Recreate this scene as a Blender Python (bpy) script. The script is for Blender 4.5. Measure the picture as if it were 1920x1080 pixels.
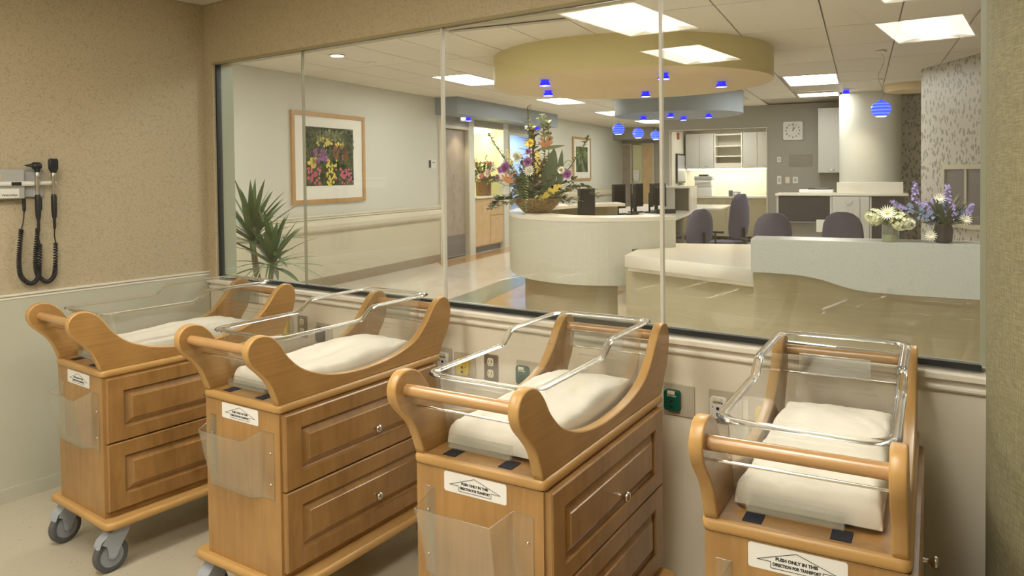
import bpy, bmesh, math, random
from mathutils import Vector, Matrix, noise
PI = math.pi
for o in list(bpy.data.objects): bpy.data.objects.remove(o)
SC = bpy.context.scene
COL = SC.collection
random.seed(7)

# ------------------------------------------------------------------ camera
cd = bpy.data.cameras.new('camera'); cam = bpy.data.objects.new('camera', cd); COL.objects.link(cam)
cd.sensor_width = 36; cd.lens = 1404.3 / 1920 * 36; cd.shift_x = 0; cd.shift_y = -180 / 1920
cd.clip_start = .02; cd.clip_end = 100
def cam_axes(yaw, pit, rol):
    f = Vector((-math.sin(yaw) * math.cos(pit), math.cos(yaw) * math.cos(pit), math.sin(pit)))
    r = Vector((math.cos(yaw), math.sin(yaw), 0)); u = r.cross(f)
    return r * math.cos(rol) + u * math.sin(rol), -r * math.sin(rol) + u * math.cos(rol), f
r_, u_, f_ = cam_axes(.6274, -.0236, -.0114)
M = Matrix((r_, u_, -f_)).transposed().to_4x4(); M.translation = Vector((3.932, -2.4785, 1.54))
cam.matrix_world = M
SC.camera = cam

# ------------------------------------------------------------------ world, exposure
w = bpy.data.worlds.new('world'); SC.world = w; w.use_nodes = True
w.node_tree.nodes['Background'].inputs[0].default_value = (1, .93, .82, 1)
w.node_tree.nodes['Background'].inputs[1].default_value = .02
vs = SC.view_settings; vs.view_transform = 'Standard'; vs.look = 'None'; vs.gamma = 1; vs.use_curve_mapping = False
vs.exposure = 0.85
NURSERY_GLOW = 17.0      # radiance of the nursery troffers
HALL_GLOW = 15.5          # radiance of the hall troffers
SPOT_W = 5.0

# ------------------------------------------------------------------ materials
def nt(name):
    m = bpy.data.materials.new(name); m.use_nodes = True
    return m, m.node_tree, m.node_tree.nodes['Principled BSDF']
def mat(name, col, rough=.5, metal=0, spec=.5, bump=None, vary=None, emit=None, coat=0):
    """bump = (scale, strength); vary = (scale xyz, colour2, contrast)"""
    m, t, b = nt(name); N = t.nodes; L = t.links
    b.inputs['Base Color'].default_value = (*col, 1); b.inputs['Roughness'].default_value = rough
    b.inputs['Metallic'].default_value = metal; b.inputs['Specular IOR Level'].default_value = spec
    if coat: b.inputs['Coat Weight'].default_value = coat; b.inputs['Coat Roughness'].default_value = .15
    tc = N.new('ShaderNodeTexCoord')
    if vary:
        mp = N.new('ShaderNodeMapping'); mp.inputs['Scale'].default_value = vary[0]; L.new(tc.outputs['Object'], mp.inputs[0])
        nz = N.new('ShaderNodeTexNoise'); nz.inputs['Scale'].default_value = 1; nz.inputs['Detail'].default_value = 4; L.new(mp.outputs[0], nz.inputs[0])
        cr = N.new('ShaderNodeValToRGB'); c = vary[2]
        cr.color_ramp.elements[0].position = .5 - c; cr.color_ramp.elements[1].position = .5 + c
        cr.color_ramp.elements[0].color = (*col, 1); cr.color_ramp.elements[1].color = (*vary[1], 1)
        L.new(nz.outputs[0], cr.inputs[0]); L.new(cr.outputs[0], b.inputs['Base Color'])
    if bump:
        nz2 = N.new('ShaderNodeTexNoise'); nz2.inputs['Scale'].default_value = bump[0]; L.new(tc.outputs['Object'], nz2.inputs[0])
        bp = N.new('ShaderNodeBump'); bp.inputs['Strength'].default_value = bump[1]; bp.inputs['Distance'].default_value = .002
        L.new(nz2.outputs[0], bp.inputs['Height']); L.new(bp.outputs[0], b.inputs['Normal'])
    if emit: b.inputs['Emission Color'].default_value = (*emit[0], 1); b.inputs['Emission Strength'].default_value = emit[1]
    return m
def wood(name, c1, c2, rough=.32, sc=(30, 30, 2.2)):
    m, t, b = nt(name); N = t.nodes; L = t.links
    tc = N.new('ShaderNodeTexCoord'); mp = N.new('ShaderNodeMapping'); mp.inputs['Scale'].default_value = sc
    L.new(tc.outputs['Object'], mp.inputs[0])
    nz = N.new('ShaderNodeTexNoise'); nz.inputs['Scale'].default_value = 1.2; nz.inputs['Detail'].default_value = 8; nz.inputs['Distortion'].default_value = .6
    n2 = N.new('ShaderNodeTexNoise'); n2.inputs['Scale'].default_value = 6; n2.inputs['Detail'].default_value = 3
    L.new(mp.outputs[0], nz.inputs[0]); L.new(tc.outputs['Object'], n2.inputs[0])
    ad = N.new('ShaderNodeMath'); ad.operation = 'MULTIPLY_ADD'; ad.inputs[1].default_value = .6; L.new(n2.outputs[0], ad.inputs[0]); 
    mm = N.new('ShaderNodeMath'); mm.operation = 'MULTIPLY'; mm.inputs[1].default_value = .5; L.new(nz.outputs[0], mm.inputs[0]); L.new(mm.outputs[0], ad.inputs[2])
    cr = N.new('ShaderNodeValToRGB'); cr.color_ramp.elements[0].position = .38; cr.color_ramp.elements[1].position = .72
    cr.color_ramp.elements[0].color = (*c1, 1); cr.color_ramp.elements[1].color = (*c2, 1)
    L.new(ad.outputs[0], cr.inputs[0]); L.new(cr.outputs[0], b.inputs['Base Color'])
    b.inputs['Roughness'].default_value = rough; b.inputs['Coat Weight'].default_value = .25; b.inputs['Coat Roughness'].default_value = .25
    return m
def clear(name, tint, base, gain, rough=.02):
    """thin clear sheet: straight-through transmission plus mirror reflection growing towards grazing angles"""
    m = bpy.data.materials.new(name); m.use_nodes = True; t = m.node_tree; N = t.nodes; L = t.links; N.clear()
    out = N.new('ShaderNodeOutputMaterial'); mx = N.new('ShaderNodeMixShader')
    tr = N.new('ShaderNodeBsdfTransparent'); tr.inputs[0].default_value = (*tint, 1)
    gl = N.new('ShaderNodeBsdfGlossy'); gl.inputs['Roughness'].default_value = rough; gl.inputs[0].default_value = (1, 1, 1, 1)
    lw = N.new('ShaderNodeLayerWeight'); lw.inputs[0].default_value = .5
    pw = N.new('ShaderNodeMath'); pw.operation = 'POWER'; pw.inputs[1].default_value = 4.0; L.new(lw.outputs['Facing'], pw.inputs[0])
    ma = N.new('ShaderNodeMath'); ma.operation = 'MULTIPLY_ADD'; ma.inputs[1].default_value = gain; ma.inputs[2].default_value = base; ma.use_clamp = True
    L.new(pw.outputs[0], ma.inputs[0]); L.new(ma.outputs[0], mx.inputs[0]); L.new(tr.outputs[0], mx.inputs[1]); L.new(gl.outputs[0], mx.inputs[2]); L.new(mx.outputs[0], out.inputs[0])
    return m
def wallpaper(name, c1, c2, scale=95.):
    """small scribbled vine pattern printed on paper"""
    m, t, b = nt(name); N = t.nodes; L = t.links
    tc = N.new('ShaderNodeTexCoord'); nz = N.new('ShaderNodeTexNoise'); nz.inputs['Scale'].default_value = scale * .55; nz.inputs['Detail'].default_value = 1; nz.inputs['Distortion'].default_value = .6
    L.new(tc.outputs['Object'], nz.inputs[0])
    s = N.new('ShaderNodeMath'); s.operation = 'SUBTRACT'; s.inputs[1].default_value = .5; L.new(nz.outputs[0], s.inputs[0])
    a = N.new('ShaderNodeMath'); a.operation = 'ABSOLUTE'; L.new(s.outputs[0], a.inputs[0])
    cr = N.new('ShaderNodeValToRGB'); cr.color_ramp.elements[0].position = .012; cr.color_ramp.elements[1].position = .05
    cr.color_ramp.elements[0].color = (*c2, 1); cr.color_ramp.elements[1].color = (*c1, 1)
    L.new(a.outputs[0], cr.inputs[0]); L.new(cr.outputs[0], b.inputs['Base Color']); b.inputs['Roughness'].default_value = .6
    return m
def leaf_paper(name, c1, c2):
    m, t, b = nt(name); N = t.nodes; L = t.links
    tc = N.new('ShaderNodeTexCoord'); mp = N.new('ShaderNodeMapping'); mp.inputs['Scale'].default_value = (19, 19, 11); L.new(tc.outputs['Object'], mp.inputs[0])
    n0 = N.new('ShaderNodeTexNoise'); n0.inputs['Scale'].default_value = .45; L.new(mp.outputs[0], n0.inputs[0])
    mx = N.new('ShaderNodeMix'); mx.data_type = 'VECTOR'; mx.inputs[0].default_value = .75; L.new(mp.outputs[0], mx.inputs[4])
    vm = N.new('ShaderNodeVectorMath'); vm.operation = 'MULTIPLY_ADD'; vm.inputs[1].default_value = (1.2, 1.2, 1.2); L.new(n0.outputs['Color'], vm.inputs[0]); L.new(mp.outputs[0], vm.inputs[2])
    vo = N.new('ShaderNodeTexVoronoi'); vo.inputs['Scale'].default_value = 1.1; L.new(vm.outputs[0], vo.inputs[0])
    cr = N.new('ShaderNodeValToRGB'); cr.color_ramp.elements[0].position = .36; cr.color_ramp.elements[1].position = .42
    cr.color_ramp.elements[0].color = (*c2, 1); cr.color_ramp.elements[1].color = (*c1, 1)
    L.new(vo.outputs['Distance'], cr.inputs[0]); L.new(cr.outputs[0], b.inputs['Base Color']); b.inputs['Roughness'].default_value = .45
    return m
def weave(name, c1, c2):
    m, t, b = nt(name); N = t.nodes; L = t.links
    tc = N.new('ShaderNodeTexCoord'); fac = []
    for sc in ((60, 60, 900), (900, 900, 90)):
        mp = N.new('ShaderNodeMapping'); mp.inputs['Scale'].default_value = sc; L.new(tc.outputs['Object'], mp.inputs[0])
        nz = N.new('ShaderNodeTexNoise'); nz.inputs['Scale'].default_value = .45; nz.inputs['Detail'].default_value = 2; L.new(mp.outputs[0], nz.inputs[0]); fac.append(nz)
    a = N.new('ShaderNodeMath'); a.operation = 'MULTIPLY'; L.new(fac[0].outputs[0], a.inputs[0]); L.new(fac[1].outputs[0], a.inputs[1])
    cr = N.new('ShaderNodeValToRGB'); cr.color_ramp.elements[0].position = .17; cr.color_ramp.elements[1].position = .36
    cr.color_ramp.elements[0].color = (*c2, 1); cr.color_ramp.elements[1].color = (*c1, 1); L.new(a.outputs[0], cr.inputs[0]); L.new(cr.outputs[0], b.inputs['Base Color'])
    b.inputs['Roughness'].default_value = .7
    bp = N.new('ShaderNodeBump'); bp.inputs['Strength'].default_value = .5; bp.inputs['Distance'].default_value = .002; L.new(a.outputs[0], bp.inputs['Height']); L.new(bp.outputs[0], b.inputs['Normal'])
    return m
def speckle(name, c1, c2, scale, thr, rough):
    m, t, b = nt(name); N = t.nodes; L = t.links
    tc = N.new('ShaderNodeTexCoord'); vo = N.new('ShaderNodeTexNoise'); vo.inputs['Scale'].default_value = scale; vo.inputs['Detail'].default_value = 2; L.new(tc.outputs['Object'], vo.inputs[0])
    cr = N.new('ShaderNodeValToRGB'); cr.color_ramp.elements[0].position = thr; cr.color_ramp.elements[1].position = thr + .06
    cr.color_ramp.elements[0].color = (*c1, 1); cr.color_ramp.elements[1].color = (*c2, 1)
    L.new(vo.outputs[0], cr.inputs[0]); L.new(cr.outputs[0], b.inputs['Base Color']); b.inputs['Roughness'].default_value = rough
    return m
def painting(name, palette, scale):
    m, t, b = nt(name); N = t.nodes; L = t.links
    tc = N.new('ShaderNodeTexCoord')
    vo = N.new('ShaderNodeTexVoronoi'); vo.inputs['Scale'].default_value = scale * 5; L.new(tc.outputs['Object'], vo.inputs[0])
    nz = N.new('ShaderNodeTexNoise'); nz.inputs['Scale'].default_value = scale; nz.inputs['Detail'].default_value = 3; L.new(vo.outputs['Position'], nz.inputs[0])
    cr = N.new('ShaderNodeValToRGB'); cr.color_ramp.interpolation = 'CONSTANT'
    while len(cr.color_ramp.elements) < len(palette): cr.color_ramp.elements.new(.5)
    for e, (p, c) in zip(cr.color_ramp.elements, palette): e.position = p; e.color = (*c, 1)
    L.new(nz.outputs[0], cr.inputs[0]); mu = N.new('ShaderNodeMixRGB'); mu.blend_type = 'MULTIPLY'; mu.inputs[0].default_value = .6
    L.new(cr.outputs[0], mu.inputs[1]); L.new(vo.outputs['Color'], mu.inputs[2]); L.new(mu.outputs[0], b.inputs['Base Color']); b.inputs['Roughness'].default_value = .25
    return m
MT = {}
MT['wood'] = wood('maple', (.29, .155, .046), (.42, .235, .080), .32, (40, 40, 3))
MT['wood2'] = wood('maple_panel', (.24, .125, .038), (.38, .21, .072), .30, (26, 26, 4))
MT['woodh'] = wood('maple_side', (.30, .16, .047), (.43, .24, .082), .32, (34, 2.5, 60))
MT['edge'] = mat('maple_edge', (.50, .30, .105), .35, vary=((8, 8, 8), (.46, .27, .09), .2))
MT['dowel'] = wood('maple_dowel', (.40, .225, .088), (.48, .285, .12), .25, (3, 60, 60))
MT['chrome'] = mat('brushed_nickel', (.62, .6, .56), .25, 1)
MT['rod'] = mat('polished_rod', (.75, .72, .66), .15, 1)
MT['acryl'] = clear('clear_acrylic', (.945, .952, .945), .11, .7, .10)
MT['rim'] = mat('clear_acrylic_rim', (.96, .97, .96), .03); _b = MT['rim'].node_tree.nodes['Principled BSDF']; _b.inputs['Transmission Weight'].default_value = 1; _b.inputs['IOR'].default_value = 1.22; _b.inputs['Roughness'].default_value = .14; _b.inputs['Specular IOR Level'].default_value = .8
MT['sheen'] = clear('acrylic_edge', (.90, .91, .90), .12, .7, .1)
MT['glass'] = clear('window_glass', (.955, .975, .955), .042, .8, .0)
MT['joint'] = mat('silicone_joint', (.62, .60, .52), .4)
MT['joint2'] = mat('dark_joint', (.34, .31, .21), .4)
MT['gasket'] = mat('black_gasket', (.015, .018, .018), .4)
MT['glassedge'] = mat('glass_edge', (.34, .36, .27), .3)
MT['sheet'] = mat('cream_sheet', (.80, .76, .66), .85, bump=(90, .15))
MT['rubber'] = mat('grey_tyre', (.09, .095, .1), .6)
MT['caster'] = mat('grey_caster_plastic', (.33, .36, .40), .4)
MT['hub'] = mat('caster_hub', (.27, .29, .32), .4)
MT['black'] = mat('black_plastic', (.018, .018, .02), .4)
MT['pad'] = mat('navy_pad', (.012, .016, .03), .7)
MT['white'] = mat('white_plastic', (.78, .77, .72), .4)
MT['label'] = mat('label_white', (.82, .82, .80), .35)
MT['ink'] = mat('ink', (.03, .03, .03), .6)
MT['paper'] = wallpaper('scroll_wallpaper', (.50, .425, .285), (.41, .345, .222))
MT['wains'] = mat('wainscot_paint', (.52, .52, .415), .5, bump=(60, .05))
MT['under'] = mat('cream_paint', (.74, .69, .555), .5, bump=(60, .05))
MT['trim'] = mat('cream_trim', (.80, .76, .65), .4)
MT['soffit'] = mat('header_reveal', (.34, .28, .15), .6)
MT['fabric'] = weave('woven_vinyl', (.32, .29, .165), (.20, .18, .10))
MT['nfloor'] = speckle('speckled_vinyl', (.50, .455, .35), (.30, .24, .15), 55, .66, .35)
MT['tile'] = mat('ceiling_tile', (.80, .74, .64), .8, vary=((120, 120, 120), (.73, .67, .57), .12))
MT['grid'] = mat('ceiling_grid', (.56, .50, .41), .5)
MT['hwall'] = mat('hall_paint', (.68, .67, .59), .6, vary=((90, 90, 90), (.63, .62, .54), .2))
MT['hwall2'] = mat('hall_paint_taupe', (.34, .32, .28), .6, vary=((70, 70, 70), (.29, .275, .24), .2))  # taupe paint, a colour of its own
MT['hlow'] = mat('hall_wainscot', (.62, .57, .43), .55)
MT['hbase'] = mat('hall_base', (.35, .28, .20), .5)
MT['hrail'] = mat('handrail_vinyl', (.68, .63, .49), .45)
MT['hfloor'] = mat('cream_hall_floor', (.72, .66, .56), .12, vary=((2, 2, 2), (.66, .60, .50), .3))
MT['orange'] = wood('amber_floor', (.50, .27, .09), (.62, .36, .14), .15, (3, 25, 3))
MT['teal'] = mat('teal_floor', (.22, .27, .22), .18, vary=((6, 6, 6), (.30, .33, .26), .3))
MT['soff'] = mat('blue_grey_soffit', (.28, .32, .36), .6)
MT['oval'] = mat('ochre_canopy', (.66, .56, .27), .6)
MT['ovalb'] = mat('tan_canopy_underside', (.66, .52, .31), .6)
MT['solid'] = speckle('cream_solid_surface', (.60, .58, .48), (.49, .46, .36), 190, .58, .25)
MT['solidt'] = speckle('white_solid_surface', (.78, .73, .62), (.68, .62, .50), 60, .66, .25)
MT['bluesolid'] = speckle('blue_grey_solid_surface', (.42, .43, .39), (.33, .34, .30), 190, .58, .3)
MT['basepanel'] = mat('tan_panel', (.50, .44, .29), .7, vary=((3, 3, 60), (.44, .38, .25), .3))
MT['bluepend'] = mat('blue_glass_shade', (.02, .04, .75), .2, emit=((.04, .09, 1.0), .6))
MT['blueband'] = mat('blue_glass_band', (.1, .2, .95), .2, emit=((.10, .18, 1.0), .8))
MT['bluecone'] = mat('blue_cone', (.01, .012, .6), .25, emit=((.01, .01, 1.0), .8))
MT['lampwhite'] = mat('lamp_mouth', (1, 1, 1), .3, emit=((1, .93, .8), 6))
MT['troff_n'] = mat('troffer_diffuser', (.9, .9, .88), .4, emit=((1, .945, .84), NURSERY_GLOW))
MT['refl_n'] = mat('troffer_reflector', (.9, .9, .88), .4, emit=((1, .93, .80), NURSERY_GLOW * .38))
MT['refl_h'] = mat('hall_reflector', (.9, .9, .88), .4, emit=((1, .97, .94), HALL_GLOW * .5))
MT['troff_h'] = mat('hall_diffuser', (.9, .9, .88), .4, emit=((1, .97, .94), HALL_GLOW))
MT['tframe'] = mat('troffer_frame', (.7, .68, .62), .4)
MT['maple'] = wood('pale_maple', (.55, .36, .17), (.68, .47, .25), .35)
MT['lam'] = mat('grey_laminate', (.60, .58, .53), .45, vary=((60, 60, 8), (.53, .51, .46), .3))
MT['lamin'] = mat('cream_laminate', (.76, .72, .60), .45)
MT['greydoor'] = wood('grey_door_wood', (.30, .24, .19), (.40, .33, .27), .35)
MT['kick'] = mat('kick_plate', (.16, .14, .15), .4)
MT['doorframe'] = mat('door_frame', (.55, .51, .39), .45)
MT['yellow'] = mat('yellow_paint', (.72, .70, .40), .6)
MT['bluewall'] = mat('blue_room_light_tone', (.42, .52, .68), .6)  # blue light of the room put into its wall colour
MT['chair'] = mat('purple_grey_fabric', (.115, .11, .18), .75, bump=(200, .2))
MT['navy'] = mat('navy_fabric', (.03, .04, .12), .75)
MT['screen'] = mat('screen_glass', (.03, .03, .035), .12)
MT['dark'] = mat('dark_glass', (.05, .045, .05), .15)
MT['green'] = mat('green_plastic', (.0, .09, .06), .35)
MT['yplast'] = mat('yellow_plastic', (.80, .62, .03), .4)
MT['ivory'] = mat('ivory_plastic', (.70, .66, .48), .4)
MT['plate'] = mat('beige_plate', (.50, .45, .35), .4)
MT['steel'] = mat('steel_plate', (.36, .32, .27), .3, .7)
MT['leafg'] = mat('palm_green', (.055, .11, .03), .45, vary=((4, 4, 4), (.10, .17, .05), .3))
MT['leaf2'] = mat('olive_leaf', (.15, .18, .075), .55, vary=((9, 9, 9), (.24, .26, .12), .3))
MT['leaf3'] = mat('dark_leaf', (.07, .095, .045), .55)
MT['leaf4'] = mat('pale_leaf', (.30, .33, .16), .6)
MT['fern'] = mat('bright_fern', (.28, .48, .12), .6)
MT['orangep'] = mat('orange_petal', (.60, .22, .09), .5)
MT['purple'] = mat('purple_petal', (.36, .12, .36), .6)
MT['yellowp'] = mat('yellow_petal', (.80, .62, .12), .6)
MT['whitep'] = mat('white_petal', (.85, .82, .68), .6)
MT['pinkp'] = mat('pink_petal', (.65, .12, .20), .6)
MT['redp'] = mat('rust_spike', (.30, .10, .05), .7)
MT['lav'] = mat('lavender_petal', (.36, .29, .56), .7)
MT['bluep'] = mat('blue_petal', (.20, .26, .38), .7)
MT['hydr'] = mat('cream_hydrangea', (.74, .74, .48), .7)
MT['bark'] = mat('bark', (.22, .17, .11), .8)
MT['pot'] = mat('clay_pot', (.30, .20, .12), .6)
MT['woven'] = mat('woven_bowl', (.36, .23, .09), .6, vary=((60, 60, 90), (.12, .07, .02), .12), bump=(120, .8))
MT['copper'] = mat('copper_can', (.25, .13, .06), .45, .3)
MT['leafpaper'] = leaf_paper('leaf_wallpaper', (.52, .49, .43), (.25, .23, .19))
MT['pframe'] = wood('oak_frame', (.45, .25, .09), (.55, .33, .13), .4)
MT['matte'] = mat('picture_mat', (.82, .80, .72), .5)
MT['print1'] = painting('flower_print', [(0, (.015, .03, .012)), (.40, (.05, .08, .02)), (.47, (.10, .13, .035)), (.53, (.04, .06, .02)), (.58, (.16, .18, .06)), (.62, (.05, .03, .04)), (.66, (.10, .05, .06)), (.72, (.2, .2, .08))], 9.)
MT['print2'] = painting('green_print', [(0, (.05, .09, .04)), (.45, (.12, .20, .08)), (.55, (.25, .32, .16)), (.65, (.06, .1, .05))], 3.)
MT['red'] = mat('red_alarm', (.45, .08, .04), .4)
MT['metalw'] = mat('grey_device', (.42, .42, .40), .4)
MT['clockf'] = mat('clock_face', (.74, .72, .68), .4)
MT['water'] = clear('vase_glass', (.88, .92, .86), .10, .8, .02)
MT['ventd'] = mat('vent_dark', (.25, .22, .18), .6)

# ------------------------------------------------------------------ mesh helpers
class MB:
    def __init__(s): s.v = []; s.f = []; s.m = []; s.sm = []
    def add(s, vs, fs, mi=0, smooth=False, T=None):
        b = len(s.v)
        s.v += [tuple(T @ Vector(p)) for p in vs] if T else [tuple(p) for p in vs]
        s.f += [tuple(b + i for i in f) for f in fs]; s.m += [mi] * len(fs); s.sm += [smooth] * len(fs)
        return s
    def box(s, x0, x1, y0, y1, z0, z1, mi=0, T=None):
        v = [(x0, y0, z0), (x1, y0, z0), (x1, y1, z0), (x0, y1, z0), (x0, y0, z1), (x1, y0, z1), (x1, y1, z1), (x0, y1, z1)]
        return s.add(v, [(0, 3, 2, 1), (4, 5, 6, 7), (0, 1, 5, 4), (1, 2, 6, 5), (2, 3, 7, 6), (3, 0, 4, 7)], mi, T=T)
    def loops(s, Ls, close=True, cap0=False, cap1=False, mi=0, smooth=False, T=None, capmi=None):
        n = len(Ls[0]); vs = [p for l in Ls for p in l]; fs = []
        for k in range(len(Ls) - 1):
            for i in range(n if close else n - 1):
                j = (i + 1) % n; fs.append((k * n + i, k * n + j, (k + 1) * n + j, (k + 1) * n + i))
        s.add(vs, fs, mi, smooth, T)
        cm = mi if capmi is None else capmi
        if cap0: s.add(Ls[0], [tuple(range(n))[::-1]], cm, T=T)
        if cap1: s.add(Ls[-1], [tuple(range(n))], cm, T=T)
        return s
    def prism(s, pts, z0, z1, mi=0, smi=None, bev=0, T=None, smooth=False):
        """polygon (x, y) extruded in z; optional rounded edge"""
        smi = mi if smi is None else smi
        if bev:
            c = inset(pts, bev); c2 = inset(pts, bev * .3)
            Ls = [[(x, y, z0) for x, y in c], [(x, y, z0 + bev * .3) for x, y in c2], [(x, y, z0 + bev) for x, y in pts], [(x, y, z1 - bev) for x, y in pts], [(x, y, z1 - bev * .3) for x, y in c2], [(x, y, z1) for x, y in c]]
        else: Ls = [[(x, y, z0) for x, y in pts], [(x, y, z1) for x, y in pts]]
        return s.loops(Ls, True, True, True, smi, smooth or bool(bev), T, capmi=mi)
    def tube(s, pts, r, n=8, mi=0, closed=False, caps=True, T=None):
        P = [Vector(p) for p in pts]; R = r if isinstance(r, (list, tuple)) else [r] * len(P); Ls = []; up = None
        for i, p in enumerate(P):
            a = P[(i - 1) % len(P)] if (closed or i > 0) else p; b = P[(i + 1) % len(P)] if (closed or i < len(P) - 1) else p
            t = (b - a).normalized()
            if up is None: up = Vector((0, 0, 1)) if abs(t.z) < .9 else Vector((1, 0, 0))
            x = t.cross(up).normalized(); y = x.cross(t).normalized(); up = y
            Ls.append([tuple(p + (x * math.cos(2 * PI * k / n) + y * math.sin(2 * PI * k / n)) * R[i]) for k in range(n)])
        if closed: Ls.append(Ls[0])
        return s.loops(Ls, True, caps and not closed, caps and not closed, mi, True, T)
    def lathe(s, prof, n=24, mi=0, T=None, smooth=True, capb=True, capt=True):
        Ls = [[(r * math.cos(2 * PI * k / n), r * math.sin(2 * PI * k / n), z) for k in range(n)] for r, z in prof]
        return s.loops(Ls, True, capb, capt, mi, smooth, T)
    def build(s, name, mats, parent=None, loc=None, rot=None):
        me = bpy.data.meshes.new(name); me.from_pydata(s.v, [], s.f)
        for m in (mats if isinstance(mats, (list, tuple)) else [mats]): me.materials.append(MT[m] if isinstance(m, str) else m)
        me.polygons.foreach_set('material_index', s.m); me.polygons.foreach_set('use_smooth', s.sm); me.update()
        return link(name, me, parent, loc, rot)
def link(name, me, parent=None, loc=None, rot=None):
    o = bpy.data.objects.new(name, me); COL.objects.link(o)
    if parent: o.parent = parent
    if loc is not None: o.location = loc
    if rot is not None: o.rotation_euler = rot
    return o
def inset(pts, d):
    out = []; n = len(pts)
    area = sum(pts[i][0] * pts[(i + 1) % n][1] - pts[(i + 1) % n][0] * pts[i][1] for i in range(n)); sg = 1 if area > 0 else -1
    for i in range(n):
        a, b, c = Vector(pts[i - 1]), Vector(pts[i]), Vector(pts[(i + 1) % n])
        e1 = (b - a).normalized(); e2 = (c - b).normalized()
        n1 = Vector((-e1.y, e1.x)) * sg; n2 = Vector((-e2.y, e2.x)) * sg; m = n1 + n2
        m = m / max(m.length_squared / 2, .3) if m.length > 1e-6 else n1
        q = b + m * d; out.append((q.x, q.y))
    return out
def rrect(x0, x1, y0, y1, r, n=5):
    out = []
    for cx, cy, a in ((x1 - r, y0 + r, -PI / 2), (x1 - r, y1 - r, 0), (x0 + r, y1 - r, PI / 2), (x0 + r, y0 + r, PI)):
        out += [(cx + r * math.cos(a + PI / 2 * k / n), cy + r * math.sin(a + PI / 2 * k / n)) for k in range(n + 1)]
    return out
def spline(pts, n=6, closed=False):
    P = [Vector(p) for p in pts]; out = []; m = len(P)
    for i in range(m if closed else m - 1):
        p0, p1, p2, p3 = (P[(i - 1) % m], P[i], P[(i + 1) % m], P[(i + 2) % m]) if closed else (P[max(i - 1, 0)], P[i], P[i + 1], P[min(i + 2, m - 1)])
        for k in range(n):
            t = k / n; out.append(tuple(.5 * ((2 * p1) + (p2 - p0) * t + (2 * p0 - 5 * p1 + 4 * p2 - p3) * t * t + (3 * p1 - p0 - 3 * p2 + p3) * t ** 3)))
    if not closed: out.append(tuple(P[-1]))
    return out
def TR(loc=(0, 0, 0), rz=0, rx=0, ry=0, s=1):
    return Matrix.Translation(loc) @ Matrix.Rotation(rz, 4, 'Z') @ Matrix.Rotation(ry, 4, 'Y') @ Matrix.Rotation(rx, 4, 'X') @ Matrix.Diagonal((s, s, s, 1))
def tag(o, label, cat, group=None):
    o['label'] = label; o['category'] = cat
    if group: o['group'] = group
    return o
def thing(name, label, cat, loc=(0, 0, 0), rz=0, group=None):
    o = bpy.data.objects.new(name, None); COL.objects.link(o); o.location = loc; o.rotation_euler = (0, 0, rz); o.empty_display_size = .1
    return tag(o, label, cat, group)
def struct(o, label=None):
    o['kind'] = 'structure'
    if label: o['label'] = label
    return o
def kids(o): return [c for c in bpy.data.objects if c.parent == o]
def copy_tree(o, parent=None, tree={}):
    c = o.copy(); COL.objects.link(c)
    if parent: c.parent = parent
    for ch in kids(o): copy_tree(ch, c)
    return c
def text(s, size, T, m, name, parent, bold=.0, ext=.0006, align='CENTER', sx=1):
    cu = bpy.data.curves.new('t', 'FONT'); cu.body = s; cu.size = size; cu.align_x = align; cu.align_y = 'CENTER'; cu.extrude = ext; cu.offset = bold; cu.resolution_u = 2
    ob = bpy.data.objects.new('t', cu); COL.objects.link(ob); bpy.context.view_layer.update()
    me = bpy.data.meshes.new_from_object(ob.evaluated_get(bpy.context.evaluated_depsgraph_get()))
    bpy.data.objects.remove(ob); me.transform(T @ Matrix.Diagonal((sx, 1, 1, 1))); me.materials.clear(); me.materials.append(MT[m])
    return link(name, me, parent)

# hall frame: the hall is turned against the nursery window wall
PHI = .19; cP, sP = math.cos(PHI), math.sin(PHI)
def H(u, v, z=0): return (u * cP - v * sP, u * sP + v * cP, z)
def hstruct(mb, name, mats, label=None):
    return struct(mb.build(name, mats, None, (0, 0, 0), (0, 0, PHI)), label)

# ================================================================== NURSERY SHELL
CEIL = 2.519; G0, G1 = .985, 2.178; GX = [.088, .829, 1.770, 2.797, 3.767]
YB = -4.7; XR = 5.2
b = MB(); b.box(-.2, XR + .2, YB - .2, .16, -.04, 0); struct(b.build('floor', 'nfloor'), 'beige speckled vinyl floor of the nursery')
b = MB(); b.box(-.12, 0, YB, -.03, 0, CEIL + .1); struct(b.build('wall_left', 'paper'), 'wall with beige scroll-pattern wallpaper')
wl = bpy.data.objects['wall_left']
b = MB(); b.box(.0005, .006, YB, -.031, .11, 1.0); struct(b.build('wainscot', 'wains', wl), 'pale sage painted lower wall')
b = MB(); b.box(.0005, .012, YB, -.031, 1.0, 1.009).box(.0005, .009, YB, -.031, .985, .992); b.build('wainscot_cap', 'trim', wl)
b = MB(); b.box(0.0005, .012, YB, -.031, 0.001, .11); struct(b.build('baseboard_left', 'wains'))
b = MB(); b.box(.0, GX[0] - .012, -.03, .10, G0 - .03, G1 + .012).box(-.12, XR, -.03, .10, G1 + .012, 2.95)
struct(b.build('wall_front', 'paper'), 'wallpapered wall around the window')
b = MB(); b.box(.0, XR, -.024, .10, 0, G0 - .03); struct(b.build('wall_front_lower', 'under'), 'cream painted wall under the window')
b = MB(); b.box(GX[0] - .012, 3.79, -.0299, .0, G1 + .0005, G1 + .0119); struct(b.build('trim_1', 'soffit'), 'olive reveal above the window')
b = MB(); b.box(0.012, 3.9, -.034, -.0242, 0.001, .10); struct(b.build('baseboard_front', 'under'))
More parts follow.
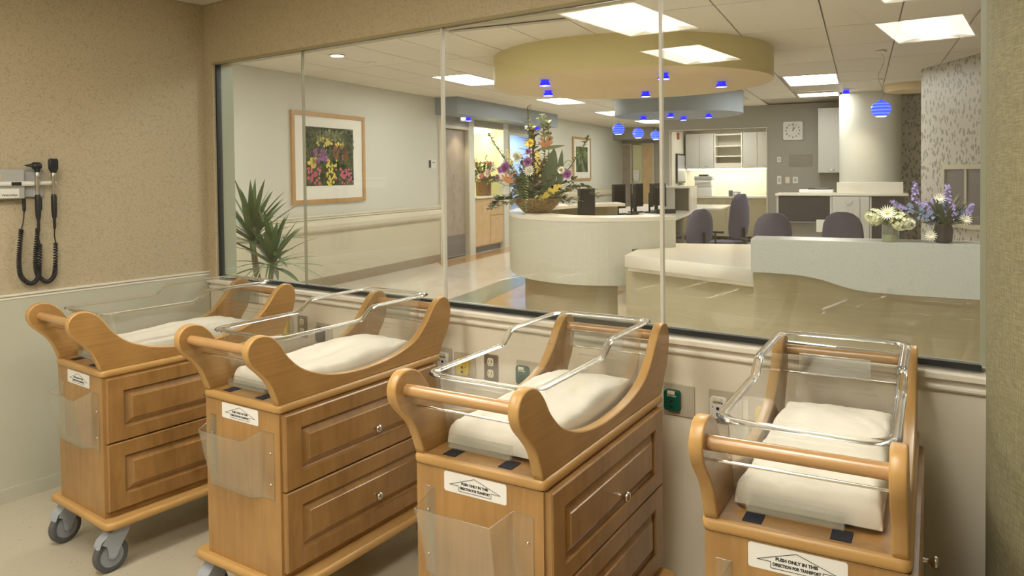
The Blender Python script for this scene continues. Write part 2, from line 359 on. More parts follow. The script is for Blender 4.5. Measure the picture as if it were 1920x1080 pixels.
# sill with moulding
prof = [(-.0242, G0 - .078), (-.036, G0 - .078), (-.040, G0 - .072), (-.040, G0 - .066), (-.036, G0 - .061), (-.031, G0 - .058), (-.031, G0 - .046), (-.050, G0 - .043), (-.054, G0 - .040), (-.054, G0 - .026), (-.050, G0 - .022), (.10, G0 - .022), (.10, G0 - .09)]
b = MB(); x0, x1 = .012, 3.80
b.loops([[(x0, y, z) for y, z in prof], [(x1, y, z) for y, z in prof]], True, True, True)
struct(b.build('trim_2', 'trim'), 'cream moulded window sill')
b = MB(); b.box(0, XR, YB - .1, YB, 0, CEIL + .1); struct(b.build('wall_back', 'paper'), 'wallpapered wall behind the camera')
b = MB(); b.box(XR, XR + .1, YB, .1, 0, CEIL + .1); struct(b.build('wall_right', 'fabric'), 'fabric covered right wall')
b = MB(); b.box(GX[4] + .0101, 4.3, -.012, .10, G0 - .03, G1 + .012); struct(b.build('trim_3', 'soffit'), 'pale green jamb at the right of the window')
# curved pier with woven covering on the right edge
cx, cy, R = 4.542, -.215, .75
ang = [PI * .45 + 2 * PI * k / 64 for k in range(65)]
b = MB(); b.loops([[(cx + R * math.cos(a), cy + R * math.sin(a), z) for a in ang[:-1]] for z in (0, CEIL + .05)], True, True, True, smooth=True)
struct(b.build('wall_curved', 'fabric'), 'curved pier covered in olive woven vinyl')
# window
win = bpy.data.objects.new('window_1', None); COL.objects.link(win); struct(win, 'interior nursery viewing window')
for i in range(4):
    a, c = GX[i] + .003, GX[i + 1] - .003; tl = [0, .0, -.004, .0035][i]
    b = MB(); b.box(a, c, -.006, .004, G0 + .004, G1 - .002); o = b.build('pane', 'glass', win)
for i in (1, 2, 3):
    wd = .0022 if i == 1 else .0056
    b = MB(); b.box(GX[i] - wd, GX[i] + wd, -.009, .007, G0 + .004, G1); b.build('glass_joint', 'joint2' if i == 1 else 'joint', win)
b = MB(); b.box(GX[0] - .012, GX[4], -.014, .014, G0 - .014, G0 + .003); b.box(GX[0] - .012, GX[4], -.012, .012, G1, G1 + .0004); b.box(GX[0] - .011, GX[0] + .002, -.014, .014, G0 - .02, G1)
b.build('gasket', 'gasket', win)
b = MB(); b.box(GX[4] - .004, GX[4] + .01, -.012, .012, G0, G1); b.build('edge_channel', 'glassedge', win)
b = MB(); b.box(GX[0] - .012, GX[0] - .0112, .014, .1, G0, G1).box(GX[0] - .012, 3.8, .018, .09, G0 - .03, G0 - .012); b.build('reveal', 'glassedge', win)
# ceiling of the nursery: tiles and troffers
ce = MB().box(-.1, XR, YB, -.03, CEIL + .03, CEIL + .09).build('ceiling', 'grid'); struct(ce, 'white lay-in tile ceiling of the nursery')
TROF_N = [(1.45, 2.0, -2.4, -1.4), (1.2, 1.75, -4.0, -3.0), (2.93, 3.48, -4.0, -3.0), (3.10, 3.65, -2.4, -1.4)]  # last troffer is unseen, an extra lamp added to light the carts
def tiles(rows, parent, z, frame=None):
    for (y0, y1, xs) in rows:
        for x0, x1 in zip(xs[:-1], xs[1:]):
            b = MB(); g = .008
            b.add([(x0 + g, y0 + g, z), (x1 - g, y0 + g, z), (x1 - g, y1 - g, z), (x0 + g, y1 - g, z), (x0 + g, y0 + g, z + .02), (x1 - g, y0 + g, z + .02), (x1 - g, y1 - g, z + .02), (x0 + g, y1 - g, z + .02)],
                  [(0, 3, 2, 1), (4, 5, 6, 7), (0, 1, 5, 4), (1, 2, 6, 5), (2, 3, 7, 6), (3, 0, 4, 7)])
            b.build('ceiling_tile', 'tile', parent)
tiles([(-1.4, -.4, [0, .35, .9, 1.45, 2.0, 2.55, 3.1, 3.65, 4.2]), (-.4, -.03, [0, .35, .9, 1.45, 2.0, 2.55, 3.1, 3.65, 4.2]),
       (-2.4, -1.4, [0, .35, .9, 1.45]), (-2.4, -1.4, [2.0, 2.55, 3.1]), (-2.4, -1.4, [3.65, 4.2, 4.75, 5.2]),
       (-3.0, -2.4, [0, .65, 1.2, 1.75, 2.33, 2.93, 3.48, 4.03, 4.58, 5.2]), (-4.0, -3.0, [0, .65, 1.2]), (-4.0, -3.0, [1.75, 2.33, 2.93]), (-4.0, -3.0, [3.48, 4.03, 4.58, 5.2]),
       (YB, -4.0, [0, .65, 1.2, 1.75, 2.33, 2.93, 3.48, 4.03, 4.58, 5.2])], ce, CEIL)
def troffer(x0, x1, y0, y1, z, m, label, loc=(0, 0, 0), rz=0, group=None):
    t = thing('ceiling_light', label, 'ceiling light', loc, rz, group); f = .022
    b = MB(); b.box(x0, x1, y0, y0 + f, z - .006, z + .028).box(x0, x1, y1 - f, y1, z - .006, z + .028).box(x0, x0 + f, y0 + f, y1 - f, z - .006, z + .028).box(x1 - f, x1, y0 + f, y1 - f, z - .006, z + .028)
    b.build('frame', 'tframe', t)
    b = MB(); xm = (x0 + x1) / 2; w = (x1 - x0) / 2 - f
    for s in (-1, 1):
        pr = [(xm + s * w, z), (xm + s * w * .80, z + .012), (xm + s * w * .55, z + .022), (xm + s * w * .36, z + .026)]
        b.loops([[(x, y0 + f, zz) for x, zz in pr], [(x, y1 - f, zz) for x, zz in pr]], False, smooth=True)
    b.build('reflector', m.replace('troff', 'refl'), t)
    b = MB(); b.box(xm - w * .36, xm + w * .36, y0 + f, y1 - f, z + .004, z + .026); b.build('diffuser', m, t)
    return t
for i, a in enumerate(TROF_N):
    troffer(*a, CEIL, 'troff_n', ['nursery ceiling troffer above the second bassinet cart', 'nursery troffer near the back wall on the left', 'nursery troffer near the back wall on the right', 'unseen extra troffer added above the fourth bassinet cart'][i])

SHELL_END = [o for o in bpy.data.objects if o.parent is None and o.type != 'CAMERA' and o.name != 'floor']
# ================================================================== BASSINET CARTS
def side_profile():
    top = [(-.400, .790), (-.430, .862), (-.462, .902), (-.500, .940), (-.516, .972), (-.513, 1.003), (-.490, 1.027), (-.455, 1.032), (-.420, 1.020), (-.388, .990), (-.352, .940), (-.285, .886), (-.168, .844), (-.02, .828), (.150, .838), (.275, .872), (.345, .925), (.395, .985), (.428, 1.014), (.462, 1.026), (.495, 1.016), (.513, .985), (.513, .940), (.495, .880), (.465, .838), (.438, .790)]
    p = spline([(a, c, 0) for a, c in top], 4); return [(a, c) for a, c, _ in p]
def make_cart(label, loc, rz):
    t = thing('bassinet_cart', label, 'cart', loc, rz, 'wooden bassinet carts')
    MB().prism(rrect(-.261, .261, -.422, .417, .035, 4), .176, .2060, 1, 1, .010).build('base_board', ['edge', 'edge'], t)
    b = MB(); b.box(-.196, .196, -.3975, .3975, .2065, .7605); b.build('cabinet_body', 'wood', t)
    MB().prism(rrect(-.2045, .2045, -.405, .44, .02, 5), .7608, .7905, 0, 1, .010).build('top_board', ['wood', 'edge'], t)
    P = side_profile()
    for s in (-1, 1):
        T = Matrix(((0, 0, 1, 0), (1, 0, 0, 0), (0, 1, 0, 0), (0, 0, 0, 1)))   # (y,z,x) -> world
        b = MB(); a, c = (.168, .198) if s > 0 else (-.198, -.168); b.prism(P, a, c, 0, 1, .004, T=T); b.build('side_panel', ['woodh', 'edge'], t)
    for y in (-.468, .464):
        MB().tube([(-.169, y, .980), (.169, y, .980)], .0165, 16).build('handle_bar', 'dowel', t)
    for y, z in ((-.425, .928), (.452, .912)):
        MB().tube([(-.169, y, z), (.169, y, z)], .0035, 8).build('guard_rod', 'rod', t)
    # drawers on the +x side
    for z0, z1, p0, p1, kz in ((.5035, .757, .553, .703, .603), (.233, .4985, .288, .442, .350)):
        ya, yb = -.390, .390; X = .1965
        def L(y0, y1, za, zb, x): return [(x, y0, za), (x, y1, za), (x, y1, zb), (x, y0, zb)]
        b = MB(); pa, pb = -.325, .325
        b.loops([L(ya, yb, z0, z1, X), L(ya, yb, z0, z1, X + .017), L(ya + .004, yb - .004, z0 + .004, z1 - .004, X + .021), L(pa, pb, p0, p1, X + .021), L(pa + .003, pb - .003, p0 + .003, p1 - .003, X + .009), L(pa + .008, pb - .008, p0 + .008, p1 - .008, X + .006)])
        b.loops([L(pa + .008, pb - .008, p0 + .008, p1 - .008, X + .006), L(pa + .034, pb - .034, p0 + .032, p1 - .032, X + .018), L(pa + .036, pb - .036, p0 + .034, p1 - .034, X + .021)], cap1=True, mi=0)
        d = b.build('drawer', 'wood2', t)
        k = MB(); k.lathe([(.006, 0), (.005, .010), (.006, .016), (.0135, .022), (.0155, .028), (.013, .033), (.006, .036)], 16, T=TR((X + .020, .018, kz), ry=PI / 2)); k.build('knob', 'chrome', d)
    # casters
    for i, (sx, sy) in enumerate(((-1, -1), (1, -1), (-1, 1), (1, 1))):
        cx, cy = sx * .205, sy * .355; rot = [.15, .0, -.3, .2][i]; oy = -.03
        T = TR((cx, cy, 0), rz=rot)
        c = MB(); c.lathe([(.034, .168), (.034, .1758)], 16, T=T)
        for s in (-1, 1):
            pr = [(-.070, .122), (-.060, .138), (-.040, .158), (-.02, .172), (.034, .172), (.036, .150), (.014, .118), (-.010, .075), (-.018, .056), (-.034, .051), (-.044, .060), (-.047, .085), (-.052, .110)]
            c.prism([(y + .0, z) for y, z in pr], s * .0225 - .003, s * .0225 + .003, T=T @ Matrix(((0, 0, 1, 0), (1, 0, 0, 0), (0, 1, 0, 0), (0, 0, 0, 1))))
        c.loops([[(x, y, z) for x in (-.0255, .0255)] for y, z in ((-.082, .108), (-.072, .132), (-.040, .158), (-.02, .172), (.034, .172))], False, T=T, smooth=True)
        if i in (1,): c.box(-.016, .016, -.098, -.045, .098, .106, T=T @ TR((0, 0, 0), rx=-.25)).tube([(0, -.08, .10), (0, -.05, .12)], .012, 8, T=T)
        co = c.build('caster', 'caster', t)
        w = MB(); Tw = T @ TR((0, oy, .066), ry=PI / 2)
        w.lathe([(.047, -.0155), (.058, -.016), (.0645, -.011), (.0658, 0), (.0645, .011), (.058, .016), (.047, .0155)], 28, T=Tw, capb=False, capt=False); w.build('tyre', 'rubber', co)
        w = MB(); w.lathe([(.047, -.0150), (.044, -.0150), (.042, -.011), (.014, -.010), (.010, -.018), (.010, .018), (.014, .010), (.042, .011), (.044, .0150), (.047, .0150)], 24, T=Tw); w.build('hub', 'hub', co)
        MB().lathe([(.009, -.0285), (.009, .0285)], 12, T=Tw).build('axle_bolt', 'caster', co)
    # transport label
    Y = -.3978; F = Matrix(((1, 0, 0, 0), (0, 0, -1, 0), (0, 1, 0, 0), (0, 0, 0, 1)))
    pl = MB().prism(rrect(-.104, .090, .704, .757, .006, 4), -Y - .0003, -Y + .0006, T=F).build('direction_label', 'label', t)
    b = MB(); ar = [(-.007, .751), (.072, .724), (.044, .724), (.044, .711), (-.058, .711), (-.058, .724), (-.086, .724)]
    for i in range(7):
        a, c = ar[i], ar[(i + 1) % 7]; b.tube([(a[0], Y - .0008, a[1]), (c[0], Y - .0008, c[1])], .0007, 4)
    b.build('arrow_outline', 'ink', pl)
    text('PUSH ONLY IN THIS', .0092, Matrix.Translation((-.007, Y - .0006, .7315)) @ Matrix.Rotation(PI / 2, 4, 'X'), 'ink', 'lettering', pl, .00055, .0003)
    text('DIRECTION FOR TRANSPORT', .0088, Matrix.Translation((-.007, Y - .0006, .7195)) @ Matrix.Rotation(PI / 2, 4, 'X'), 'ink', 'lettering', pl, .00055, .0003, sx=.80)
    # clear document pocket
    def sec(z, d, e): return [(-.172, Y - .001, z), (-.138, Y - .001, z), (-.134 - e, Y - d, z), (.076, Y - d, z), (.104, Y - .001, z), (.168, Y - .001, z)]
    top = [(-.172, Y - .001, .705), (-.138, Y - .001, .705), (-.162, Y - .055, .664), (.072, Y - .055, .664), (.108, Y - .001, .694), (.168, Y - .001, .694)]
    lo = sec(.470, .026, 0)
    b = MB(); b.loops([lo, top], False)
    b.add([lo[1], lo[2], lo[3], lo[4]], [(0, 1, 2, 3)])
    pk = b.build('document_pocket', 'acryl', t); md = pk.modifiers.new('s', 'SOLIDIFY'); md.thickness = .0028; md.offset = 0
    ed = MB(); ed.tube(top, .0013, 5); ed.tube([lo[0], lo[1], lo[2], lo[3], lo[4], lo[5], top[5]], .001, 5); ed.tube([lo[3], top[3]], .0009, 5); ed.build('pocket_edge', 'sheen', pk)
    for x, z in ((-.157, .64), (-.157, .52), (.152, .625), (.152, .520)):
        MB().lathe([(.0045, 0), (.0045, .002), (.002, .0035)], 8, T=TR((x, Y - .002, z), rx=PI / 2)).build('screw', 'chrome', pk)
    for x in (-.10, .075):
        for y in (-.372, .30): MB().box(x - .02, x + .02, y - .010, y + .04, .7906, .7925).build('grip_pad', 'pad', t)
    return t
def rim_z(y): 
    k = max(0, min(1, (y + .0) / .075)); k = k * k * (3 - 2 * k); return 1.0 + .042 * k
def make_tub(label, loc, rz):
    t = thing('bassinet_tub', label, 'bassinet', loc, rz, 'clear acrylic bassinet tubs')
    lo = rrect(-.158, .158, -.335, .345, .045, 6); hi = rrect(-.1635, .1635, -.372, .395, .045, 6)
    def dens(p):
        o = []
        for i in range(len(p)):
            a, c = Vector(p[i]), Vector(p[(i + 1) % len(p)]); n = max(1, int((c - a).length / .02))
            o += [tuple(a.lerp(c, k / n)) for k in range(n)]
        return o
    n = 120
    def resample(p):
        p = dens(p); L = [0]
        for i in range(len(p)): L.append(L[-1] + (Vector(p[(i + 1) % len(p)]) - Vector(p[i])).length)
        out = []; j = 0
        for k in range(n):
            d = L[-1] * k / n
            while L[j + 1] < d: j += 1
            f = (d - L[j]) / max(L[j + 1] - L[j], 1e-9); out.append(tuple(Vector(p[j]).lerp(Vector(p[(j + 1) % len(p)]), f)))
        return out
    lo, hi = resample(lo), resample(hi); Z0 = .7935
    Ls = [[(x * .9, y * .9, Z0) for x, y in lo], [(x * .985, y * .985, Z0 + .002) for x, y in lo], [(x, y, Z0 + .014) for x, y in lo]]
    for f in (.2, .4, .6, .8, 1.0):
        Ls.append([(a[0] + (c[0] - a[0]) * f, a[1] + (c[1] - a[1]) * f, Z0 + .014 + (rim_z(c[1]) - Z0 - .014) * f) for a, c in zip(lo, hi)])
    b = MB(); b.loops(Ls, True, True, False, smooth=True); sh = b.build('shell', 'acryl', t)
    rims = []
    for k in range(11):
        a = 2 * PI * k / 10; dx, dz = .008 + .0125 * math.cos(a), .0015 + .0066 * math.sin(a)
        rims.append([(x * (1 + dx / .17), y * (1 + dx / .38), rim_z(y) + dz) for x, y in hi])
    b = MB(); b.loops(rims, True, smooth=True)
    b.build('rim', 'rim', t)
    for s, y0, za, zb in ((-1, -.347, .808, .838), (1, .372, .93, .99)):
        b = MB(); y = y0; b.box(-.115, .080, min(y, y + s * .004), max(y, y + s * .004), za, zb); b.box(-.115, .080, min(y + s * .006, y + s * .018), max(y + s * .006, y + s * .018), za - .003, za)
        b.box(-.115, .080, min(y + s * .016, y + s * .018), max(y + s * .016, y + s * .018), za, zb - .006); b.build('card_holder', 'sheen', t)
    b = MB(); b.box(-.09, .09, .383, .386, .90, .905).box(-.07, .10, .381, .384, .885, .888); b.build('moulded_rib', 'sheen', t)
    return t
def make_mattress(label, loc, rz, seed):
    t = tag(bpy.data.objects.new('mattress', None), label, 'mattress', 'sheeted mattresses in the tubs')
    nx, ny = 44, 84; Z = .8015; hx, hy = .146, .326; vs = []; fs = []
    ss = [math.sin((2 * i / nx - 1) * PI / 2) * .85 + (2 * i / nx - 1) * .15 for i in range(nx + 1)]; ts = [math.sin((2 * j / ny - 1) * PI / 2) * .85 + (2 * j / ny - 1) * .15 for j in range(ny + 1)]
    for tt in ts:
        for s in ss:
            ed = (1 - abs(s) ** 22) ** .36 * (1 - abs(tt) ** 44) ** .36 if abs(s) < 1 and abs(tt) < 1 else 0
            x, y = s * hx * (1 + .02 * math.sin(tt * 9 + seed)), tt * hy + .005
            n1 = noise.noise(Vector((x * 7 + seed * 9, y * 5, seed))); n2 = noise.noise(Vector((x * 26 + y * 14, y * 12 - x * 5 + seed * 5, seed * 3)))
            n3 = abs(noise.noise(Vector((x * 14 - y * 5 + seed, y * 9 + x * 9, 3 * seed)))) 
            crown = .004 + .026 * math.exp(-((tt - .35) / .5) ** 2) * (1 - .55 * s * s)
            z = Z + ed * (.053 + crown + .005 * n1 + .0035 * n2 - .010 * max(0, .12 - n3) * 3)
            if ed < .9: x += .0015 * n2
            vs.append((x, y, z))
    W = nx + 1
    fs = [(j * W + i, j * W + i + 1, (j + 1) * W + i + 1, (j + 1) * W + i) for j in range(ny) for i in range(nx)]
    b = MB(); b.add(vs, fs, smooth=True)
    b.add([(-hx, -hy + .005, Z - .001), (hx, -hy + .005, Z - .001), (hx, hy + .005, Z - .001), (-hx, hy + .005, Z - .001)], [(3, 2, 1, 0)])
    bpy.data.objects.remove(t); o = b.build('mattress', 'sheet', None, loc, (0, 0, rz))
    return tag(o, label, 'mattress', 'sheeted mattresses in the tubs')
CARTS = [((.7367, -.6714, 0), -.0173), ((1.6634, -.5711, 0), .0465), ((2.6927, -.5885, 0), .0838), ((3.466, -.510, 0), .115)]
WH = ['leftmost, in the wallpapered corner', 'second from the left', 'third from the left, between the two wall groups', 'rightmost, beside the olive curved pier']
for i, (l, rz) in enumerate(CARTS):
    make_cart(['maple bassinet cart farthest left, in the wallpapered corner, its front casters showing', 'maple bassinet cart second from the left, with two knobbed drawers', 'maple bassinet cart third from the left, in front of the green oxygen outlet', 'maple bassinet cart farthest right, beside the olive curved pier'][i], l, rz)
    make_tub(['clear bassinet tub on the cart farthest left, in the corner', 'clear bassinet tub on the second cart from the left', 'clear bassinet tub on the third cart from the left', 'clear bassinet tub on the rightmost cart, nearest the curved pier'][i], l, rz)
    make_mattress(['cream sheeted mattress in the leftmost tub', 'cream sheeted mattress in the second tub from the left', 'cream sheeted mattress in the third tub from the left', 'cream sheeted mattress in the rightmost tub'][i], l, rz, i + 1.3)

# ================================================================== NURSERY WALL FITTINGS
BEFORE = set(o.name for o in bpy.data.objects)
WY = -.0243; FX = Matrix(((1, 0, 0, 0), (0, 0, -1, 0), (0, 1, 0, 0), (0, 0, 0, 1)))   # (x, z, outwards) -> wall plane
def wplate(b, x0, x1, z0, z1, d=.006, r=.004, mi=0, off=0): b.prism(rrect(x0, x1, z0, z1, r, 3), -WY + off, -WY + off + d, mi, T=FX, bev=min(d * .4, .002)); return b
def gas(x, z, m, label, word, s=1):
    t = thing('gas_outlet', label, 'wall outlet', (x, 0, z))
    b = MB(); wplate(b, -.058, .058, -.056, .056); b.build('plate', 'plate', t)
    c = MB(); cx = -.020 * s if s else 0
    wplate(c, cx - .030, cx + .030, -.038, .036, .016, .012, off=.0062); c.build('cover', m, t)
    d = MB(); wplate(d, cx - .014, cx + .014, .022, .034, .006, .002, off=.0225); d.build('release_tab', 'ivory', t)
    e = MB()
    for q in ((cx, -.003), (cx, -.022)): e.lathe([(.006, 0), (.006, .001)], 10, T=TR((q[0], WY - .0222, q[1]), rx=PI / 2))
    for q in ((cx - .018, .0), (cx + .018, .0)): e.lathe([(.002, 0), (.002, .001)], 6, T=TR((q[0], WY - .0222, q[1]), rx=PI / 2))
    e.build('port', 'black', t)
    if word: text(word, .0085, Matrix.Translation((cx, WY - .0222, .016)) @ Matrix.Rotation(PI / 2, 4, 'X'), 'white' if m == 'green' else 'ink', 'lettering', t, .0002, .0003)
    return t
def duplex(x, z, label):
    t = thing('power_outlet', label, 'power outlet', (x, 0, z))
    b = MB(); wplate(b, -.037, .037, -.056, .056, .005); b.build('plate', 'steel', t)
    for dz in (.024, -.024):
        c = MB(); wplate(c, -.016, .016, dz - .017, dz + .017, .004, .010, off=.0052); s = c.build('socket', 'ivory', t)
        e = MB(); e.box(-.008, -.006, WY - .0102, WY - .0092, dz - .002, dz + .008).box(.006, .008, WY - .0102, WY - .0092, dz - .002, dz + .008).lathe([(.0025, 0), (.0025, .001)], 8, T=TR((0, WY - .0092, dz - .009), rx=PI / 2)); e.build('slot', 'black', s)
gas(.69, .762, 'yplast', 'yellow medical air outlet seen through the second tub', 'AIR', 0); duplex(.822, .775, 'duplex power outlet right of the leftmost yellow air outlet')
gas(.992, .755, 'black', 'dark gas outlet behind the second bassinet tub', None)
gas(1.765, .735, 'white', 'white vacuum outlet between the second and third carts', 'VACUUM', -1)
gas(1.895, .725, 'yplast', 'yellow medical air outlet seen through the third tub', 'AIR', 0); duplex(2.037, .737, 'duplex power outlet seen through the third tub')
gas(2.225, .735, 'green', 'green oxygen outlet seen through the third tub beside its mattress', 'OXYGEN')
gas(2.868, .742, 'green', 'green oxygen outlet on bare wall between the two right carts', 'OXYGEN'); gas(3.035, .745, 'white', 'white vacuum outlet beside the rightmost tub', 'VACUUM')
gas(3.17, .735, 'yplast', 'yellow air outlet behind the rightmost tub', 'AIR', 0)
# otoscope wall set on the left wall
t = thing('diagnostic_station', 'grey wall-mounted transformer with two handles and coiled cords on wallpaper', 'medical device', (0, 0, 0))
b = MB(); b.prism(rrect(-1.34, -.985, 1.452, 1.590, .004, 2), .0005, .045, bev=.004, T=Matrix(((0, 0, 1, 0), (1, 0, 0, 0), (0, 1, 0, 0), (0, 0, 0, 1)))); b.prism(rrect(-.984, -.895, 1.458, 1.592, .004, 2), .0005, .022, bev=.004, T=Matrix(((0, 0, 1, 0), (1, 0, 0, 0), (0, 1, 0, 0), (0, 0, 0, 1)))); b.build('housing', 'metalw', t)
b = MB(); b.tube([(.048, -1.34, 1.522), (.048, -.95, 1.522)], .012, 8).tube([(.040, -.93, 1.524), (.040, -.85, 1.524)], .010, 8); b.build('cradle_bar', 'white', t)
b = MB(); b.box(.0455, .047, -1.34, -1.01, 1.458, 1.500); b.build('nameplate', 'white', t)
text('WelchAllyn', .014, Matrix.Translation((.0475, -1.015, 1.470)) @ Matrix.Rotation(PI / 2, 4, 'Z') @ Matrix.Rotation(PI / 2, 4, 'X'), 'ink', 'lettering', t, .0002, .0003, 'RIGHT')
b = MB(); b.box(.0455, .0475, -1.2, -1.085, 1.545, 1.568); b.build('warning_sticker', 'yplast', t)
b = MB(); b.box(.058, .062, -1.045, -1.005, 1.514, 1.530); b.build('switch', 'black', t)
for yy, oto in ((-.938, True), (-.868, False)):
    b = MB(); X = .062
    b.lathe([(.009, 1.355), (.0115, 1.37), (.0125, 1.40), (.0125, 1.455), (.010, 1.47)], 12, T=TR((X, yy, 0))); h = b.build('instrument_handle', 'black', t)
    MB().lathe([(.0085, 1.470), (.0085, 1.535), (.011, 1.545), (.011, 1.56), (.009, 1.575)], 12, T=TR((X, yy, 0))).build('metal_collar', 'chrome', h)
    b = MB()
    if oto: b.lathe([(.012, 0), (.018, .006), (.018, .034), (.010, .040)], 14, T=TR((X, yy + .018, 1.605), rx=PI / 2)); b.lathe([(.010, 0), (.004, .022), (.002, .03)], 10, T=TR((X, yy - .022, 1.607), rx=PI / 2)); b.lathe([(.011, 1.575), (.014, 1.60)], 12, T=TR((X, yy, 0)))
    else: b.prism([(-.010, 1.572), (.010, 1.572), (.019, 1.592), (.020, 1.628), (.015, 1.640), (-.015, 1.640), (-.020, 1.628), (-.019, 1.592)], X - .012, X + .014, bev=.004, T=Matrix(((0, 0, 1, 0), (1, 0, 0, yy), (0, 1, 0, 0), (0, 0, 0, 1))))
    b.build('instrument_head', 'black', h)
    # cord: straight tails and a hanging coil
    y1 = yy - .042; zt = 1.30
    tail = spline([(.03, y1 - .005, 1.455), (.03, y1 - .005, 1.40), (.035, y1 - .012, 1.345), (.04, y1 - .022, zt + .01)], 5)
    tail2 = spline([(X, yy, 1.36), (X, yy, 1.31), (X - .01, yy + .002, 1.27), (X - .015, yy + .010, 1.235)], 5)
    path = spline([(.04, y1 - .022, zt + .01), (.03, y1 - .028, 1.22), (.03, y1 - .032, 1.14), (.03, y1 - .022, 1.085), (.03, yy - .026, 1.052), (.03, yy + .004, 1.075), (.035, yy + .010, 1.13), (.045, yy + .010, 1.235)], 60)
    L = len(path); pts = []; turns = 62; per = 7
    for k in range(turns * per):
        f = k / (turns * per - 1) * (L - 1); i = min(int(f), L - 2); p = Vector(path[i]).lerp(Vector(path[i + 1]), f - i); d = (Vector(path[i + 1]) - Vector(path[i])).normalized()
        sx = Vector((1, 0, 0)); sy = d.cross(sx).normalized(); a = 2 * PI * k / per; pts.append(p + (sx * math.cos(a) + sy * math.sin(a)) * .0085)
    b = MB(); b.tube(pts, .0032, 5).tube(tail, [.008] * 6 + [.003] * (len(tail) - 6), 6).tube(tail2, [.007] * 6 + [.003] * (len(tail2) - 6), 6); b.build('coiled_cord', 'black', h)
# the shell and its fittings were surveyed from the eye point; bring them to true size (walls 7 cm farther out)
KS = 1.03; EYE = Vector((3.932, -2.4785, 1.54))
for o in SHELL_END + [o for o in bpy.data.objects if o.parent is None and o.name not in BEFORE]:
    o.location = EYE + (o.location - EYE) * KS; o.scale = (KS, KS, KS)
# ================================================================== HALL SHELL (hall frame u, v)
HC = 2.9; UL = -3.4
b = MB(); b.box(-6, 9, -2.5, 21, -.05, -.001)
# keep the slab on the hall side of the window wall
hf = MB(); A = [(-7, .16), (9, .16), (9, 24), (-9, 24), (-9, .16)]
hf.prism([(x, y) for x, y in A], -.04, 0); hfl = struct(hf.build('floor', 'hfloor'), 'polished cream hall floor'); 
def inlay(pts, m, label):
    q = [H(*p)[:2] for p in pts]; o = MB().prism(q, .0002, .0022).build('floor_inlay', m, hfl); o['label'] = label
inlay([(-3.39, 8.2), (-2.9, 7.6), (-2.95, 9.8), (-3.0, 13), (-3.1, 19), (-3.39, 19)], 'orange', 'amber wood-look floor strip')
inlay([(-1.22, 3.2), (-1.25, 5.2), (-1.4, 7.4), (-.95, 8.6), (-.9, 6.3), (-.72, 4.7), (-.55, 3.2)], 'teal', 'teal floor band')
inlay([(-.54, 3.2), (-.71, 4.7), (-.89, 6.3), (.6, 6.3), (.6, 3.2)], 'orange', 'amber floor field round the desk')
# ceiling slab
b = MB(); b.prism([(9, .18), (9, 24), (-9, 24), (-9, .18)], HC + .03, HC + .1); hce = struct(b.build('ceiling', 'grid', None), 'lay-in tile ceiling of the hall')
TROF_H = [(-2.01, -1.40, 5.75, 6.95), (-2.01, -1.40, 9.38, 10.55), (-2.01, -1.40, 12.7, 13.9), (-2.01, -1.40, 15.9, 17.1), (2.34, 3.08, 8.25, 9.6), (2.34, 3.03, 10.95, 11.6),
          (-2.01, -1.40, 1.9, 3.1), (.2, .81, 1.0, 2.2), (2.3, 2.9, .6, 1.8), (4.0, 4.6, 1.0, 2.2), (1.0,1.6,11.9,12.6)]  # unseen troffers added to brighten the hall front; last entry not built
LB = ['farthest-left ceiling light of the hall, left of the ochre canopy', 'ceiling light behind the flower arrangement in the hall', 'third light down the left corridor', 'last light at the far end of the corridor', 'larger ceiling light right of the ochre canopy', 'narrow ceiling light behind the larger right one', 'unseen fill light added above view inside the left window pane', 'unseen fill light added above the curved counter front', 'unseen fill light added above the blue-grey counter', 'unseen fill light added above view by the leaf wallpaper', 'small ceiling light near the lit office nook']
for i, a in enumerate(TROF_H[:10]): troffer(*a, HC, 'troff_h', LB[i], (0, 0, 0), PHI, None)
us = [-3.4, -2.62, -2.01, -1.40, -.79, -.18, .43, 1.04, 1.65, 2.30, 3.08, 3.70, 4.31, 4.92, 5.5]
cells = []; v0 = .6; rows = []
vv = [1.9, 3.1, 4.55, 5.75, 6.95, 8.20, 9.38, 10.55, 11.65, 12.7, 13.9, 14.9, 15.9, 17.1, 18.2, 19.5]
def over(u0, u1, v0, v1, q): return min(u1, q[1]) - max(u0, q[0]) > .05 and min(v1, q[3]) - max(v0, q[2]) > .05
gm = MB(); n_ = 0; cache = {}
for j in range(len(vv) - 1):
    for i in range(len(us) - 1):
        u0, u1, a, c = us[i], us[i + 1], vv[j], vv[j + 1]
        if any(over(u0, u1, a, c, q) for q in TROF_H[:10]): continue
        if a > 11.6 and u0 > 1.6: continue
        if H(u0, a)[1] < .15 or H(u1, a)[1] < .15: continue
        k = (round(u1 - u0, 2), round(c - a, 2))
        if k not in cache:
            g = .007; m = MB(); m.box(g, k[0] - g, g, k[1] - g, 0, .02); cache[k] = m.build('ceiling_tile', 'tile', hce, H(u0, a, HC), (0, 0, PHI))
        else: link('ceiling_tile', cache[k].data, hce, H(u0, a, HC), (0, 0, PHI))
        n_ += 1
